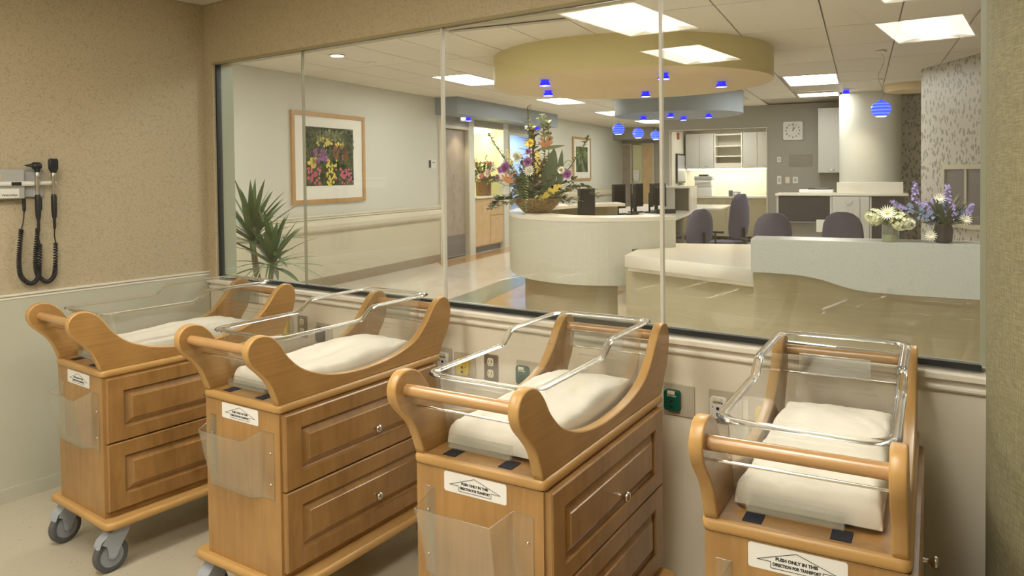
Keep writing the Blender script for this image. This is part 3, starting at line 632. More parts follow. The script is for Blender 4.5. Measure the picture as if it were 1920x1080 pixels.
# walls
LOW = 1.0
def wallseg(name, u0, u1, v0, v1, z0, z1, m, label=None): return hstruct(MB().box(u0, u1, v0, v1, z0, z1), name, m, label)
wc = wallseg('wall_corridor', UL - .12, UL, 1.2, 8.35, 0, HC + .02, 'hwall', 'pale painted corridor wall with the large flower picture')
def hpart(mb, name, m, parent): return mb.build(name, m, parent)
hpart(MB().box(UL + .0005, UL + .012, 1.2, 8.33, .0, .80), 'wainscot', 'hlow', wc); hpart(MB().box(UL + .0005, UL + .016, 1.2, 8.33, 0, .14), 'base', 'hbase', wc)
hpart(MB().box(UL + .0005, UL + .03, 8.30, 8.352, 0, 2.6), 'corner_guard', 'hrail', wc)
def handrail(v0, v1, z, label):
    t = thing('handrail', label, 'handrail', (0, 0, 0), PHI)
    pr = [(.001, z - .02), (.05, z - .05), (.062, z - .1), (.055, z - .16), (.035, z - .19), (.001, z - .2)]
    MB().loops([[(UL + .012 + a, v, c) for a, c in pr] for v in (v0, v1)], True, True, True).build('rail', 'hrail', t)
    pr = [(.001, z + .045), (.022, z + .040), (.026, z + .02), (.014, z + .005), (.016, z - .015), (.001, z - .018)]
    MB().loops([[(UL + .012 + a, v, c) for a, c in pr] for v in (v0, v1)], True, True, True).build('cap_moulding', 'hrail', t)
handrail(1.3, 8.28, .965, 'cream handrail along the corridor wall under the flower picture')
handrail(12.9, 19.0, 1.1, 'cream handrail on the far corridor wall under the green picture')
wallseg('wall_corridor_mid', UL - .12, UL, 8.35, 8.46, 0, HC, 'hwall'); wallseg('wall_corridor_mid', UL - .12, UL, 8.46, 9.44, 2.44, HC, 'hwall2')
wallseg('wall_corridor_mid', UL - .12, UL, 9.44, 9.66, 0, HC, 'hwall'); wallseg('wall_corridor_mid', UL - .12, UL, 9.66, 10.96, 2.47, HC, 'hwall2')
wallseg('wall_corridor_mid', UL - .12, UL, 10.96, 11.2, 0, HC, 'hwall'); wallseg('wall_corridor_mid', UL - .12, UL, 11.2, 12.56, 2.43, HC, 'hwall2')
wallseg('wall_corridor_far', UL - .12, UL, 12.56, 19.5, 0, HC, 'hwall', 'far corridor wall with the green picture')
# rooms behind the openings
def recess(v0, v1, depth, m, zt, name):
    b = MB(); b.box(UL - depth - .05, UL - depth, v0, v1, 0, zt).box(UL - depth, UL - .12, v0 - .05, v0, 0, zt).box(UL - depth, UL - .12, v1, v1 + .05, 0, zt).box(UL - depth, UL - .12, v0, v1, zt, zt + .05); return hstruct(b, name, m)
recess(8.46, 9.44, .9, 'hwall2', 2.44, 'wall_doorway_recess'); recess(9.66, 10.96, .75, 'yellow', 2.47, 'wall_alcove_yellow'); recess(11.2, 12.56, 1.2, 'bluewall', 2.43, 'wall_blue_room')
def dframe(u, v0, v1, zt, name='door_frame'):
    b = MB(); b.box(u - .13, u + .015, v0, v0 + .05, 0, zt).box(u - .13, u + .015, v1 - .05, v1, 0, zt).box(u - .13, u + .015, v0 + .05, v1 - .05, zt - .05, zt); return b
d1 = hstruct(dframe(UL, 8.46, 9.44, 2.44), 'door_1', 'doorframe', 'door opening left of the yellow alcove')
lf = MB().box(UL - .115, UL - .07, 8.52, 9.38, .02, 2.38).build('door_leaf', 'greydoor', d1)
MB().box(UL - .069, UL - .066, 8.54, 9.36, .04, .42).build('kick_plate', 'kick', lf)
for k in range(3): MB().box(UL - .069, UL - .063, 8.95, 9.15, .72 + .35 * k, .86 + .35 * k).build('door_pocket', 'greydoor', lf)
d2 = hstruct(dframe(UL, 11.2, 12.56, 2.43), 'door_2', 'doorframe', 'door opening into the blue room')
# end of the corridor
ew = wallseg('wall_corridor_end', UL, -.4, 19.5, 19.6, 0, HC, 'hwall2')
for k, (a, c, m, nm) in enumerate(((-3.38, -3.12, 'greydoor', 'door_3'), (-2.72, -2.42, 'maple', 'door_4'))):
    d = hstruct(MB().box(a - .05, a, 19.42, 19.5, 0, 2.45).box(c, c + .05, 19.42, 19.5, 0, 2.45).box(a, c, 19.42, 19.5, 2.4, 2.45), nm, 'doorframe'); MB().box(a, c, 19.455, 19.495, .02, 2.4).build('door_leaf', m, d)
    MB().tube([(c - .05, 19.44, 1.05), (c - .12, 19.42, 1.05)], .012, 6).build('handle', 'chrome', d)
al = hstruct(MB().box(-3.05, -2.78, 19.48, 19.5, 1.1, 2.4), 'wall_alcove_far', 'yellow')
t = thing('towel_dispenser', 'white towel dispenser in the far yellow alcove', 'dispenser', H(-2.92, 19.46, 1.35), PHI)
MB().prism(rrect(-.1, .1, 0, .28, .03, 3), 0, .09, T=FX).build('dispenser_body', 'white', t); MB().prism(rrect(-.07, .07, -.07, .0, .02, 3), 0, .07, T=FX).build('paper_tray', 'white', t)
wallseg('wall_corridor_right', -.55, -.4, 13.1, 19.5, 0, HC, 'hwall'); d5 = hstruct(MB().box(-1.15, -1.1, 19.40, 19.5, 0, 2.4).box(-.75, -.7, 19.40, 19.5, 0, 2.4).box(-1.1, -.75, 19.40, 19.5, 2.35, 2.4), 'door_5', 'doorframe')
lf = MB().box(-1.1, -.75, 19.44, 19.49, .02, 2.35).build('door_leaf', 'greydoor', d5); MB().box(-.95, -.86, 19.435, 19.44, 1.2, 2.1).build('vision_panel', 'white', lf)
# back wall with lit office nook
V = 13.0
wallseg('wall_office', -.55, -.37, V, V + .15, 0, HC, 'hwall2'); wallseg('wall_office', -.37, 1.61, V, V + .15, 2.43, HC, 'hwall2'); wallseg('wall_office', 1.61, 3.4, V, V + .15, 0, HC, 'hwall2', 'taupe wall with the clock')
hstruct(MB().box(-.39, -.37, V - .01, V + .16, 0, 2.45).box(1.61, 1.63, V - .01, V + .16, 0, 2.45).box(-.37, 1.61, V - .01, V + .16, 2.43, 2.45), 'trim_4', 'hrail', 'pale casing round the office nook')
wallseg('wall_nook', -.49, -.37, V + .15, 14.7, 0, HC, 'lamin'); wallseg('wall_nook', 1.61, 1.73, V + .15, 14.7, 0, HC, 'lamin'); wallseg('wall_nook', -.49, 1.73, 14.7, 14.8, 0, HC, 'lamin')
hstruct(MB().box(-.37, 1.61, V + .15, 14.7, 2.6, 2.7), 'ceiling_nook', 'lamin'); troffer(.2, 1.1, 13.4, 13.8, 2.58, 'troff_h', 'unseen fill light added inside the office nook, above its opening', (0, 0, 0), PHI)  # hidden troffer added above the opening to brighten the nook
# leaf wallpaper walls (one runs towards the window), column
b = MB(); q = [H(4.12, 8.42)[:2], H(5.25, 5.75)[:2]]; dx, dy = q[1][0] - q[0][0], q[1][1] - q[0][1]; l = math.hypot(dx, dy); nx, ny = -dy / l, dx / l
b.prism([q[0], q[1], (q[1][0] + nx * .15, q[1][1] + ny * .15), (q[0][0] + nx * .15, q[0][1] + ny * .15)], 0, HC + .02); struct(b.build('wall_leaf', 'leafpaper'), 'wall with leaf-pattern wallpaper')
wallseg('wall_leaf_far', 3.5, 5.5, 12.3, 12.4, 0, HC, 'leafpaper'); wallseg('wall_hall_right', 5.2, 5.35, -1.0, 12.3, 0, HC, 'hwall2')
b = MB(); b.lathe([(.50, .0), (.50, HC)], 48, T=TR(H(3.52, 11.6))); struct(b.build('column', 'hwall'), 'round cream column behind the office cabinets')
struct(MB().box(-7, -.2, .17, .25, 0, 2.9).build('wall_hall_front', 'hwall'))
# dropped canopies
oc = MB(); cxy = (.92, 5.42); oc.lathe([(1.60, 2.57), (1.60, 2.93)], 72, mi=0, T=TR((cxy[0], cxy[1], 0)), capb=False); oc.add([(cxy[0] + 1.60 * math.cos(2 * PI * k / 72), cxy[1] + 1.60 * math.sin(2 * PI * k / 72), 2.57) for k in range(72)], [tuple(range(72))[::-1]], 1)
hstruct(oc, 'ceiling_canopy', ['oval', 'ovalb'], 'round ochre dropped ceiling above the nurse desk')
bl = MB(); bl.lathe([(1.08, 2.52), (1.08, 2.93)], 60, T=TR((.52, 9.75, 0))); hstruct(bl, 'ceiling_canopy', 'soff', 'blue-grey round dropped ceiling farther back')
b = MB(); b.box(-3.4, -2.95, 8.2, 12.9, 2.6, 2.9); hstruct(b, 'ceiling_soffit', 'soff', 'blue-grey soffit over the corridor doors')
b = MB(); b.box(-3.4, -2.2, 18.6, 19.5, 2.55, 2.9); hstruct(b, 'ceiling_soffit', 'hwall2')
hstruct(MB().lathe([(.40, 2.78), (.44, 2.8), (.44, 2.92)], 36, T=TR((4.15, 10.3, 0))), 'ceiling_canopy', 'ovalb', 'small lit canopy beside the round column')

# ================================================================== NURSE STATION
arc = spline([(-.10, 4.65, 0), (.02, 4.1, 0), (.20, 3.58, 0), (.52, 3.08, 0), (.92, 2.80, 0), (1.35, 2.74, 0), (1.70, 2.90, 0), (1.96, 3.17, 0)], 8); EU, EV, KA = 3.393, -3.177, 1.17; arc = [(EU + (a - EU) * KA, EV + (c - EV) * KA) for a, c, _ in arc]
def offset(p, d):
    out = []
    for i in range(len(p)):
        a, c = Vector(p[max(i - 1, 0)]), Vector(p[min(i + 1, len(p) - 1)]); e = (c - a).normalized(); out.append((p[i][0] - e.y * d, p[i][1] + e.x * d))
    return out
t = thing('reception_counter', 'curved cream reception counter carrying the big flower arrangement', 'counter', (0, 0, 0), PHI)
inn = offset(arc, .42); pan = offset(arc, .10)
def band(p, q, z0, z1, m, name, par): return MB().prism(list(p) + list(q)[::-1], z0, z1).build(name, m, par)
band(arc, inn, 1.068, 1.107, 'solidt', 'transaction_top', t); bf = MB(); o1, o2 = offset(arc, .004), offset(arc, .05); bf.prism(o1[:48] + o2[:48][::-1], .445, 1.0675).prism(o1[47:] + o2[47:][::-1], .8005, 1.0675); bf.build('fascia', 'solid', t)
band(offset(arc[6:46], .18), offset(arc[6:46], .25), 0, .445, 'basepanel', 'base_panel', t)
t = thing('rear_counter', 'white-topped rear ledge running back from the curved counter', 'counter', (0, 0, 0), PHI)
band([(-.71, 6.02), (-.60, 7.0), (.05, 7.7)], [(-.26, 6.06), (-.12, 6.75), (.34, 7.15)], 1.068, 1.107, 'solidt', 'rear_ledge', t)
band([(-.69, 6.04), (-.58, 7.0), (.05, 7.66)], [(-.62, 6.04), (-.51, 6.96), (.09, 7.6)], .8555, 1.0675, 'basepanel', 'upstand', t)
t = thing('pass_counter', 'low white counter shelf between the curved and the blue-grey counters', 'counter', (0, 0, 0), PHI)
MB().prism([(1.45, 3.37), (2.64, 2.75), (2.645, 4.1), (2.45, 4.75), (1.38, 4.6)], .69, .80, 0, 0, .004).build('shelf_top', 'solidt', t); MB().prism([(1.47, 3.40), (2.64, 2.79), (2.64, 2.85), (1.49, 3.46)], .655, .6895).build('apron', 'solidt', t)
MB().prism([(1.41, 3.54), (2.63, 2.88), (2.635, 2.96), (1.44, 3.62)], 0, .655).build('base_panel', 'basepanel', t)
t = thing('blue_counter', 'blue-grey speckled counter with a wavy lower edge holding two vases', 'counter', (0, 0, 0), PHI)
xs = [2.65, 2.8, 2.95, 3.05, 3.15, 3.25, 3.35, 3.45, 3.6, 3.9, 4.6]; zb = [.80, .80, .795, .785, .765, .735, .71, .70, .695, .692, .69]
b = MB(); vf = lambda u: 2.56 - (u - 2.65) * .05
b.loops([[(u, vf(u), z) for u, z in zip(xs, zb)], [(u, vf(u), 1.045) for u in xs], [(u, vf(u) + .30, 1.045) for u in xs], [(u, vf(u) + .30, 1.01) for u in xs], [(u, vf(u) + .05, 1.01) for u in xs], [(u, vf(u) + .05, z) for u, z in zip(xs, zb)], [(u, vf(u), z) for u, z in zip(xs, zb)]], False)
b.box(2.649, 2.6505, 2.56, 2.86, .80, 1.045); b.build('fascia', 'bluesolid', t)
MB().box(2.64, 4.6, 2.78, 2.84, 0, .9).build('base_panel', 'basepanel', t); MB().box(2.85, 4.6, 2.9, 3.5, .955, .99).build('work_shelf', 'solidt', t)
t = thing('office_desk', 'white L-shaped office worktop with the monitors', 'desk', (0, 0, 0), PHI)
MB().prism([(-.05, 6.0), (.42, 5.1), (1.1, 5.0), (1.15, 5.2), (.85, 6.5), (.88, 8.0), (.62, 11.35), (1.0, 11.2), (.95, 12.9), (-.93, 12.9), (-.94, 10.3), (-.7, 8.0), (-.6, 6.2)], .82, .855, 0, 0, .004).build('worktop', 'solidt', t)
MB().box(-.1, .0, 8.4, 12.6, 0, .82).build('support_panel', 'lam', t); MB().box(.30, .50, 11.5, 12.6, 0, .82).build('drawer_pedestal', 'lam', t); MB().box(.62, .66, 8.4, 8.5, 0, .82).build('leg', 'lam', t)
# hutch box on the desk
t = thing('desk_hutch', 'pinkish white box shelf standing on the office desk', 'shelf', H(.33, 10.5, .8555), PHI)
MB().box(-.2, .30, -.3, .3, .40, .43).build('top', 'solidt', t); MB().box(-.2, -.17, -.28, .28, 0, .40).build('side', 'solidt', t); MB().box(-.165, .02, -.28, -.25, 0, .40).build('front_panel', 'solidt', t); MB().box(.27, .30, -.28, .28, 0, .40).build('side', 'solidt', t); MB().box(-.17, .27, .25, .28, 0, .40).build('back_panel', 'solidt', t)
def monitor(px_u, px_v, rz, label, w=.48, h=.38):
    t = thing('monitor', label, 'monitor', H(px_u, px_v, .8555), PHI + rz, 'black monitors on the nurse station')
    s = MB().box(-w / 2, w / 2, -.03, .02, .10, .10 + h).build('housing', 'black', t); MB().box(-w / 2 + .02, w / 2 - .02, -.0325, -.0302, .12, .08 + h).build('screen', 'screen', s)
    MB().box(-.04, .04, .0205, .05, .02, .34).build('stand', 'black', t); MB().prism(rrect(-.12, .12, -.08, .12, .03, 3), 0, .02).build('foot', 'black', t)
for k, (a, c, r) in enumerate(((.30, 5.6, 1.15), (-.26, 8.8, 1.30), (-.02, 8.85, 1.9), (-.15, 9.5, 1.3), (.10, 9.55, 1.75), (.10, 10.0, 1.3), (.28, 9.75, 1.75))):
    monitor(a, c, r, ['black monitor alone at the left, right behind the curved counter', 'leftmost black monitor of the group on the office desk, seen edge-on', 'second black monitor of the desk group, screen turned to the left', 'third black monitor of the desk group, seen edge-on', 'fourth black monitor of the desk group, the central screen', 'fifth black monitor of the desk group, by the glass joint', 'rightmost black monitor of the desk group, right behind the glass joint'][k], h=.40, w=.34 if k else .26)
t = tag(MB().prism(rrect(-.16, .16, -.10, .10, .02, 3), 0, .07, bev=.01).build('desk_phone', 'black', None, H(.40, 9.3, .856), (0, 0, PHI + .4)), 'black desk phone base right of the monitor group', 'phone')
def office_chair(u, v, rz, label, m='chair', h=1.03):
    t = thing('office_chair', label, 'chair', H(u, v), PHI + rz, 'office chairs at the nurse station')
    # back shell: curved pad
    Ls = []
    for k in range(9):
        tt = math.sin((k / 4 - 1) * PI / 2) * .985; z = (.52 + h) / 2 + (h - .52) / 2 * tt; w = .245 * (1 - abs(tt) ** 3.2) ** .42 * (1 - .10 * tt); cv = .03 * math.sin(k / 8 * PI) + .07 * (k / 8) ** 2
        Ls.append([(w * math.cos(a) * 1.0, .20 + cv + .035 * math.sin(a) - .05 * (math.cos(a) ** 2), z) for a in [2 * PI * q / 14 for q in range(14)]])
    MB().loops(Ls, True, True, True, smooth=True).build('backrest', m, t)
    MB().prism(rrect(-.24, .24, -.26, .22, .08, 4), .42, .50, bev=.02).build('seat', m, t)
    MB().tube([(0, .2, .40), (0, .29, .46), (0, .28, .72)], .022, 8).build('back_bracket', 'black', t)
    for s in (-1, 1): MB().box(s * .29 - .035, s * .29 + .035, -.16, .12, .64, .67).tube([(s * .22, 0, .44), (s * .30, 0, .46), (s * .30, 0, .645)], .015, 6).build('armrest', 'black', t)
    MB().tube([(0, 0, .08), (0, 0, .42)], .028, 8).build('gas_lift', 'black', t)
    b = MB()
    for k in range(5): a = 2 * PI * k / 5; b.tube([(0, 0, .10), (.28 * math.cos(a), .28 * math.sin(a), .07)], [.03, .018], 6)
    b.build('star_base', 'black', t)
    for k in range(5): a = 2 * PI * k / 5; MB().lathe([(.028, -.018), (.028, .018)], 10, T=TR((.29 * math.cos(a), .29 * math.sin(a), .029), ry=PI / 2, rz=a)).build('caster', 'black', t)
office_chair(1.22, 7.3, -2.2, 'purple-grey office chair nearest the curved counter, its back to the window', h=1.04)
office_chair(1.57, 8.35, -2.05, 'tall purple-grey office chair in the middle, turned sideways', h=1.22)
office_chair(2.28, 7.0, -2.7, 'purple-grey office chair half behind the blue-grey counter corner', h=1.02)
office_chair(3.22, 7.2, 2.9, 'purple-grey office chair behind the cream hydrangeas', h=1.03)

# ================================================================== OFFICE NOOK
def handle(b, x, y, z, w=.05): b.tube(spline([(x - w, y, z + .008), (x - w * .7, y - .02, z - .002), (x, y - .024, z - .008), (x + w * .7, y - .02, z - .002), (x + w, y, z + .008)], 3), .005, 5)
def wallcab(u0, u1, z0, z1, vf, vb, doors, m, label, hz=.06):
    t = thing('wall_cabinet', label, 'cabinet', H(u0, vf), PHI); w = u1 - u0; d = vb - vf
    MB().box(0, w, .02, d, z0, z1).build('carcass', m, t)
    for k in range(doors):
        a, c = w * k / doors + .004, w * (k + 1) / doors - .004
        do = MB().box(a, c, 0, .0195, z0 + .004, z1 - .004).build('door', m, t); b = MB(); handle(b, (a + c) / 2, -.001, z0 + hz); b.build('handle', 'chrome', do)
    return t
wallcab(-.31, .33, 1.62, 2.42, 14.25, 14.69, 2, 'lam', 'two-door grey laminate wall cabinet on the left in the lit nook')
wallcab(.97, 1.59, 1.62, 2.42, 14.25, 14.69, 2, 'lam', 'grey laminate wall cabinet on the right in the lit nook')
t = thing('open_shelf_unit', 'open three-shelf wall unit between the nook cabinets', 'shelf', H(.34, 14.25), PHI); w = .62
MB().box(0, .03, 0, .44, 1.62, 2.42).box(w - .03, w, 0, .44, 1.62, 2.42).box(.03, w - .03, .42, .44, 1.62, 2.42).build('carcass', 'lamin', t)
for z in (1.62, 1.88, 2.11, 2.37): MB().box(.031, w - .031, .0, .419, z, z + (.12 if z == 1.62 else .03)).build('shelf', 'lamin', t)
t = thing('nook_counter', 'cream counter across the lit nook', 'counter', H(-.36, 14.0), PHI)
MB().box(0, 1.96, 0, .69, .955, .995).build('worktop', 'solidt', t); MB().box(0, 1.96, .06, .68, .1, .955).build('base_cabinet', 'lamin', t)
for k in range(4):
    d = MB().box(.02 + k * .49, .49 + k * .49, .04, .0595, .12, .94).build('door', 'basepanel', t); b = MB(); handle(b, .25 + k * .49, .039, .84); b.build('handle', 'chrome', d)
b = MB().box(-.28, 1.55, 14.3, 14.5, 1.590, 1.615).build('undercabinet_light', mat('undercab_glow', (1, 1, 1), .4, emit=((1, .94, .82), 5)), None, (0, 0, 0), (0, 0, PHI)); tag(b, 'glowing strip light under the nook wall cabinets', 'light')
t = thing('copier', 'white desktop copier on the nook counter', 'printer', H(.12, 14.25, .9955), PHI)
MB().prism(rrect(-.20, .20, -.18, .2, .02, 3), 0, .20, bev=.005).build('paper_cassette', 'white', t); MB().prism(rrect(-.19, .19, -.17, .2, .02, 3), .205, .36, bev=.005).build('body', 'white', t); MB().prism(rrect(-.20, .20, -.18, .2, .02, 3), .365, .45, bev=.01).build('scanner_lid', 'metalw', t); MB().prism(rrect(-.12, .1, -.12, .1, .05, 3), .4505, .49, bev=.01).build('document_feeder', 'screen', t)
MB().box(-.17, .17, -.215, -.1715, .31, .325).build('output_tray', 'white', t)
t = thing('radio', 'small silver desk device on the nook counter', 'radio', H(.80, 14.15, .9955), PHI); MB().box(-.12, -.04, -.05, .05, 0, .13).build('handset', 'kick', t); MB().box(-.035, .13, -.05, .05, 0, .10).build('body', 'metalw', t); MB().box(0, .07, -.0525, -.0505, .03, .08).build('display', 'white', t)
t = thing('wall_monitor', 'dark wall screen on the left side of the nook', 'monitor', H(-.369, 13.9, 1.63), PHI)
MB().box(0, .04, -.42, .42, -.33, .33).build('bezel', 'black', t); MB().box(.0405, .044, -.38, .38, -.29, .29).build('screen', 'metalw', t); MB().box(0, .09, -.1, .1, -.38, -.335).build('shelf_bracket', 'metalw', t)
tag(MB().box(-.369, -.33, 13.63, 13.73, 2.28, 2.43).build('fire_alarm', 'red', None, (0, 0, 0), (0, 0, PHI)), 'small red fire alarm high on the nook side wall', 'alarm')
# clock
t = thing('wall_clock', 'square white wall clock reading about one', 'clock', H(2.125, 12.995, 2.355), PHI)
MB().prism(rrect(-.185, .185, -.185, .185, .03, 3), 0, .03, bev=.004, T=FX).build('case', 'white', t); MB().prism(rrect(-.165, .165, -.165, .165, .02, 3), .0302, .033, T=FX).build('face', 'clockf', t)
for k in range(12):
    a = PI / 2 - (k + 1) * PI / 6; text(str(k + 1), .045, Matrix.Translation((.13 * math.cos(a), -.0335, .13 * math.sin(a))) @ Matrix.Rotation(PI / 2, 4, 'X'), 'ink', 'numeral', t, .002, .0005)
for a, l, w in ((PI / 2 - 1.02 * PI / 6, .085, .006), (PI / 2 - .12, .12, .005)): MB().box(-.01, l, -w, w, .0336, .0345, T=FX @ Matrix.Rotation(a, 4, 'Z')).build('hand', 'ink', t)
def hplate(u, v, z, w, h, m, label, cat, name, d=.02): 
    t = thing(name, label, cat, H(u, v, z), PHI); MB().prism(rrect(-w / 2, w / 2, -h / 2, h / 2, .008, 2), 0, d * .6, T=FX).build('plate', m, t); MB().prism(rrect(-w / 5, w / 5, -h / 4, h / 4, .004, 2), d * .6 + .0005, d, T=FX).build('insert', 'metalw' if m == 'white' else 'white', t)
hplate(1.86, 12.995, 1.78, .075, .11, 'white', 'white thermostat on the taupe wall', 'thermostat', 'thermostat', .03)
hplate(1.86, 12.995, 1.36, .08, .17, 'white', 'left switch plate of the row above the office cabinet', 'switch', 'switch_plate'); hplate(2.02, 12.995, 1.36, .09, .13, 'ivory', 'middle ivory plate of the row above the office cabinet', 'switch', 'switch_plate'); hplate(2.17, 12.995, 1.36, .10, .13, 'white', 'right outlet plate of the row above the office cabinet', 'outlet', 'switch_plate')
t = thing('return_grille', 'taupe louvred grille under the clock', 'vent', H(2.27, 12.995, 1.75), PHI); MB().prism(rrect(-.22, .22, -.12, .12, .004, 2), 0, .008, T=FX).build('frame', 'ventd', t)
for k in range(8): MB().box(-.2, .2, -.016, -.0085, -.105 + k * .027, -.093 + k * .027).build('louvre', 'hwall2', t)
wallcab(2.62, 3.10, 1.50, 2.75, 12.5, 12.99, 1, 'lam', 'pale wall cabinet left of the round column')
# cabinet run below the column
t = thing('office_cabinet_run', 'long office cabinet with dark glass bays and a white drawer front', 'cabinet', (0, 0, 0), PHI); v = 10.0
MB().box(2.08, 4.05, v - .02, v + .65, 1.135, 1.17).build('worktop', 'solidt', t)
MB().box(2.10, 2.13, v, v + .6, .05, 1.134).box(2.92, 2.95, v, v + .6, .05, 1.134).box(3.50, 3.53, v, v + .6, .05, 1.134).box(2.13, 4.0, v + .58, v + .6, .05, 1.134).build('carcass', 'lam', t)
MB().box(2.13, 2.92, v + .02, v + .03, .72, 1.12).build('glass_front', 'dark', t); MB().box(2.13, 2.92, v + .005, v + .5, .68, .715).build('shelf', 'kick', t); MB().box(2.13, 2.92, v + .12, v + .13, .06, .675).build('lower_back', 'hwall2', t)
MB().box(3.53, 4.0, v + .02, v + .03, .2, 1.12).build('glass_front', 'dark', t)
d = MB().box(2.955, 3.36, v - .015, v, .10, 1.125).build('door', 'lam', t); b = MB(); handle(b, 3.20, v - .016, 1.03); b.build('handle', 'chrome', d); MB().box(3.366, 3.495, v - .015, v, .10, 1.125).build('door', 'lam', t)
tag(MB().box(3.02, 3.98, 10.1, 10.5, 1.1705, 1.345).build('ledge_box', 'solidt', None, (0, 0, 0), (0, 0, PHI)), 'white box ledge on the cabinet in front of the column', 'shelf')
t = thing('flatbed_scanner', 'flat grey office scanner on the long cabinet', 'scanner', H(2.70, 10.3, 1.1705), PHI); MB().prism(rrect(-.26, .26, -.16, .18, .02, 3), 0, .06, bev=.006).build('base', 'white', t); MB().prism(rrect(-.12, .26, -.15, .17, .02, 3), .0605, .085, bev=.006).build('lid', 'screen', t)
tag(MB().box(2.72, 2.86, 9.9, 9.905, .55, .75).build('notice', 'matte', None, (0, 0, 0), (0, 0, PHI)), 'small white printed notice hanging on the dark cabinet', 'paper')

# ================================================================== CORRIDOR FITTINGS
def picture(v0, v1, z0, z1, pm, fm, label, b0, name='framed_picture'):
    t = thing(name, label, 'picture', H(UL, (v0 + v1) / 2, (z0 + z1) / 2), PHI); hv, hz = (v1 - v0) / 2, (z1 - z0) / 2; f = .055
    b = MB(); b.box(0.002, .035, -hv, hv, hz - f, hz).box(.002, .035, -hv, hv, -hz, -hz + f).box(.002, .035, -hv, -hv + f, -hz + f, hz - f).box(.002, .035, hv - f, hv, -hz + f, hz - f); b.build('frame', fm, t)
    MB().box(.003, .015, -hv + f, hv - f, -hz + f, hz - f).build('mat_board', 'matte', t); MB().box(.0152, .018, -hv + b0[0], hv - b0[0], -hz + b0[1], hz - b0[2]).build('print', pm, t)
    return t
pc = picture(4.50, 6.09, 1.172, 2.42, 'print1', 'pframe', 'large oak-framed print of a colourful flower garden', (.27, .24, .20))
# hanging blossoms band and clusters of the print
random.seed(3)
for (m, zr, vr, n, r) in (('leaf2', (.26, .40), (-.3, .35), 40, .035), ('yellowp', (.17, .30), (-.30, .30), 40, .022), ('purple', (-.05, .14), (-.36, -.08), 40, .026), ('pinkp', (-.35, -.12), (-.48, -.22), 34, .022), ('yellowp', (-.36, 0), (-.08, .14), 44, .022), ('pinkp', (-.34, -.12), (.22, .5), 38, .022), ('redp', (.0, .18), (.08, .38), 36, .026), ('yellowp', (-.1, .05), (-.48, -.30), 14, .03), ('leaf3', (.1, .38), (.3, .5), 18, .05)):
    b = MB()
    for _ in range(n):
        y, z = random.uniform(*vr), random.uniform(*zr) - .02; q = r * random.uniform(.8, 1.5); b.add([(.0182, y + q * math.cos(a) * random.uniform(.6, 1), z + q * math.sin(a) * random.uniform(.6, 1)) for a in [2 * PI * k / 7 for k in range(7)]], [tuple(range(7))])
    b.build('printed_blossoms', m, pc)
picture(15.05, 16.45, 1.36, 2.50, 'print2', 'pframe', 'smaller framed green print far down the corridor', (.25, .22, .25))
def sconce(v, label):
    t = thing('call_light', label, 'light', H(UL, v, 2.62), PHI); MB().box(.001, .09, -.05, .11, -.09, .10).build('housing', 'metalw', t); MB().box(.0905, .14, -.02, .10, -.07, .08).build('lens', mat('call_lens', (1, 1, 1), .4, emit=((1, .92, .8), 1.2)), t)
sconce(9.0, 'small white call light above the left corridor door'); sconce(11.9, 'small white call light above the blue room door')
t = thing('room_sign', 'small room sign on the corridor wall by the door', 'sign', H(UL, 8.07, 1.73), PHI); MB().box(.001, .01, -.13, .13, -.07, .08).build('sign_plate', 'white', t); MB().box(.0105, .013, -.12, -.05, -.06, .07).build('dark_inlay', 'screen', t)
text('ROOM', .03, Matrix.Translation((.0108, .04, .03)) @ Matrix.Rotation(PI / 2, 4, 'Z') @ Matrix.Rotation(PI / 2, 4, 'X'), 'ink', 'lettering', t, .001, .0003)
# alcove base cabinet
t = thing('alcove_cabinet', 'maple base cabinet with drawers in the yellow alcove', 'cabinet', (0, 0, 0), PHI)
MB().box(UL - .72, UL + .03, 9.665, 10.955, 1.075, 1.11).build('countertop', 'solidt', t); MB().box(UL - .70, UL - .04, 9.67, 10.95, .12, 1.075).build('carcass', 'maple', t); MB().box(UL - .70, UL - .1, 9.67, 10.95, 0, .12).build('toe_kick', 'kick', t)
for a, c, z0, z1 in ((9.68, 10.0, .14, 1.06), (10.01, 10.33, .14, 1.06), (10.35, 10.94, .92, 1.06), (10.35, 10.94, .72, .905), (10.35, 10.94, .14, .705)):
    d = MB().box(UL - .0395, UL - .015, a, c, z0, z1).build('drawer' if a > 10.3 else 'door', 'maple', t)
    if a > 10.3: MB().tube(spline([(UL - .015, (a + c) / 2 - .08, z1 - .05), (UL + .01, (a + c) / 2 - .04, z1 - .075), (UL + .01, (a + c) / 2 + .04, z1 - .075), (UL - .015, (a + c) / 2 + .08, z1 - .05)], 3), .006, 5).build('handle', 'chrome', d)
b = MB().box(UL - .6, UL - .2, 9.8, 10.8, 2.40, 2.43).build('alcove_light', mat('alcove_glow', (1, 1, 1), .4, emit=((1, .95, .7), 9)), None, (0, 0, 0), (0, 0, PHI)); tag(b, 'lamp lighting the yellow alcove from above', 'light')
b = MB().box(UL - 1.0, UL - .5, 11.5, 12.3, 2.37, 2.40).build('room_light', mat('room_glow', (1, 1, 1), .4, emit=((.8, .9, 1), 9)), None, (0, 0, 0), (0, 0, PHI)); tag(b, 'ceiling lamp inside the blue room', 'light')
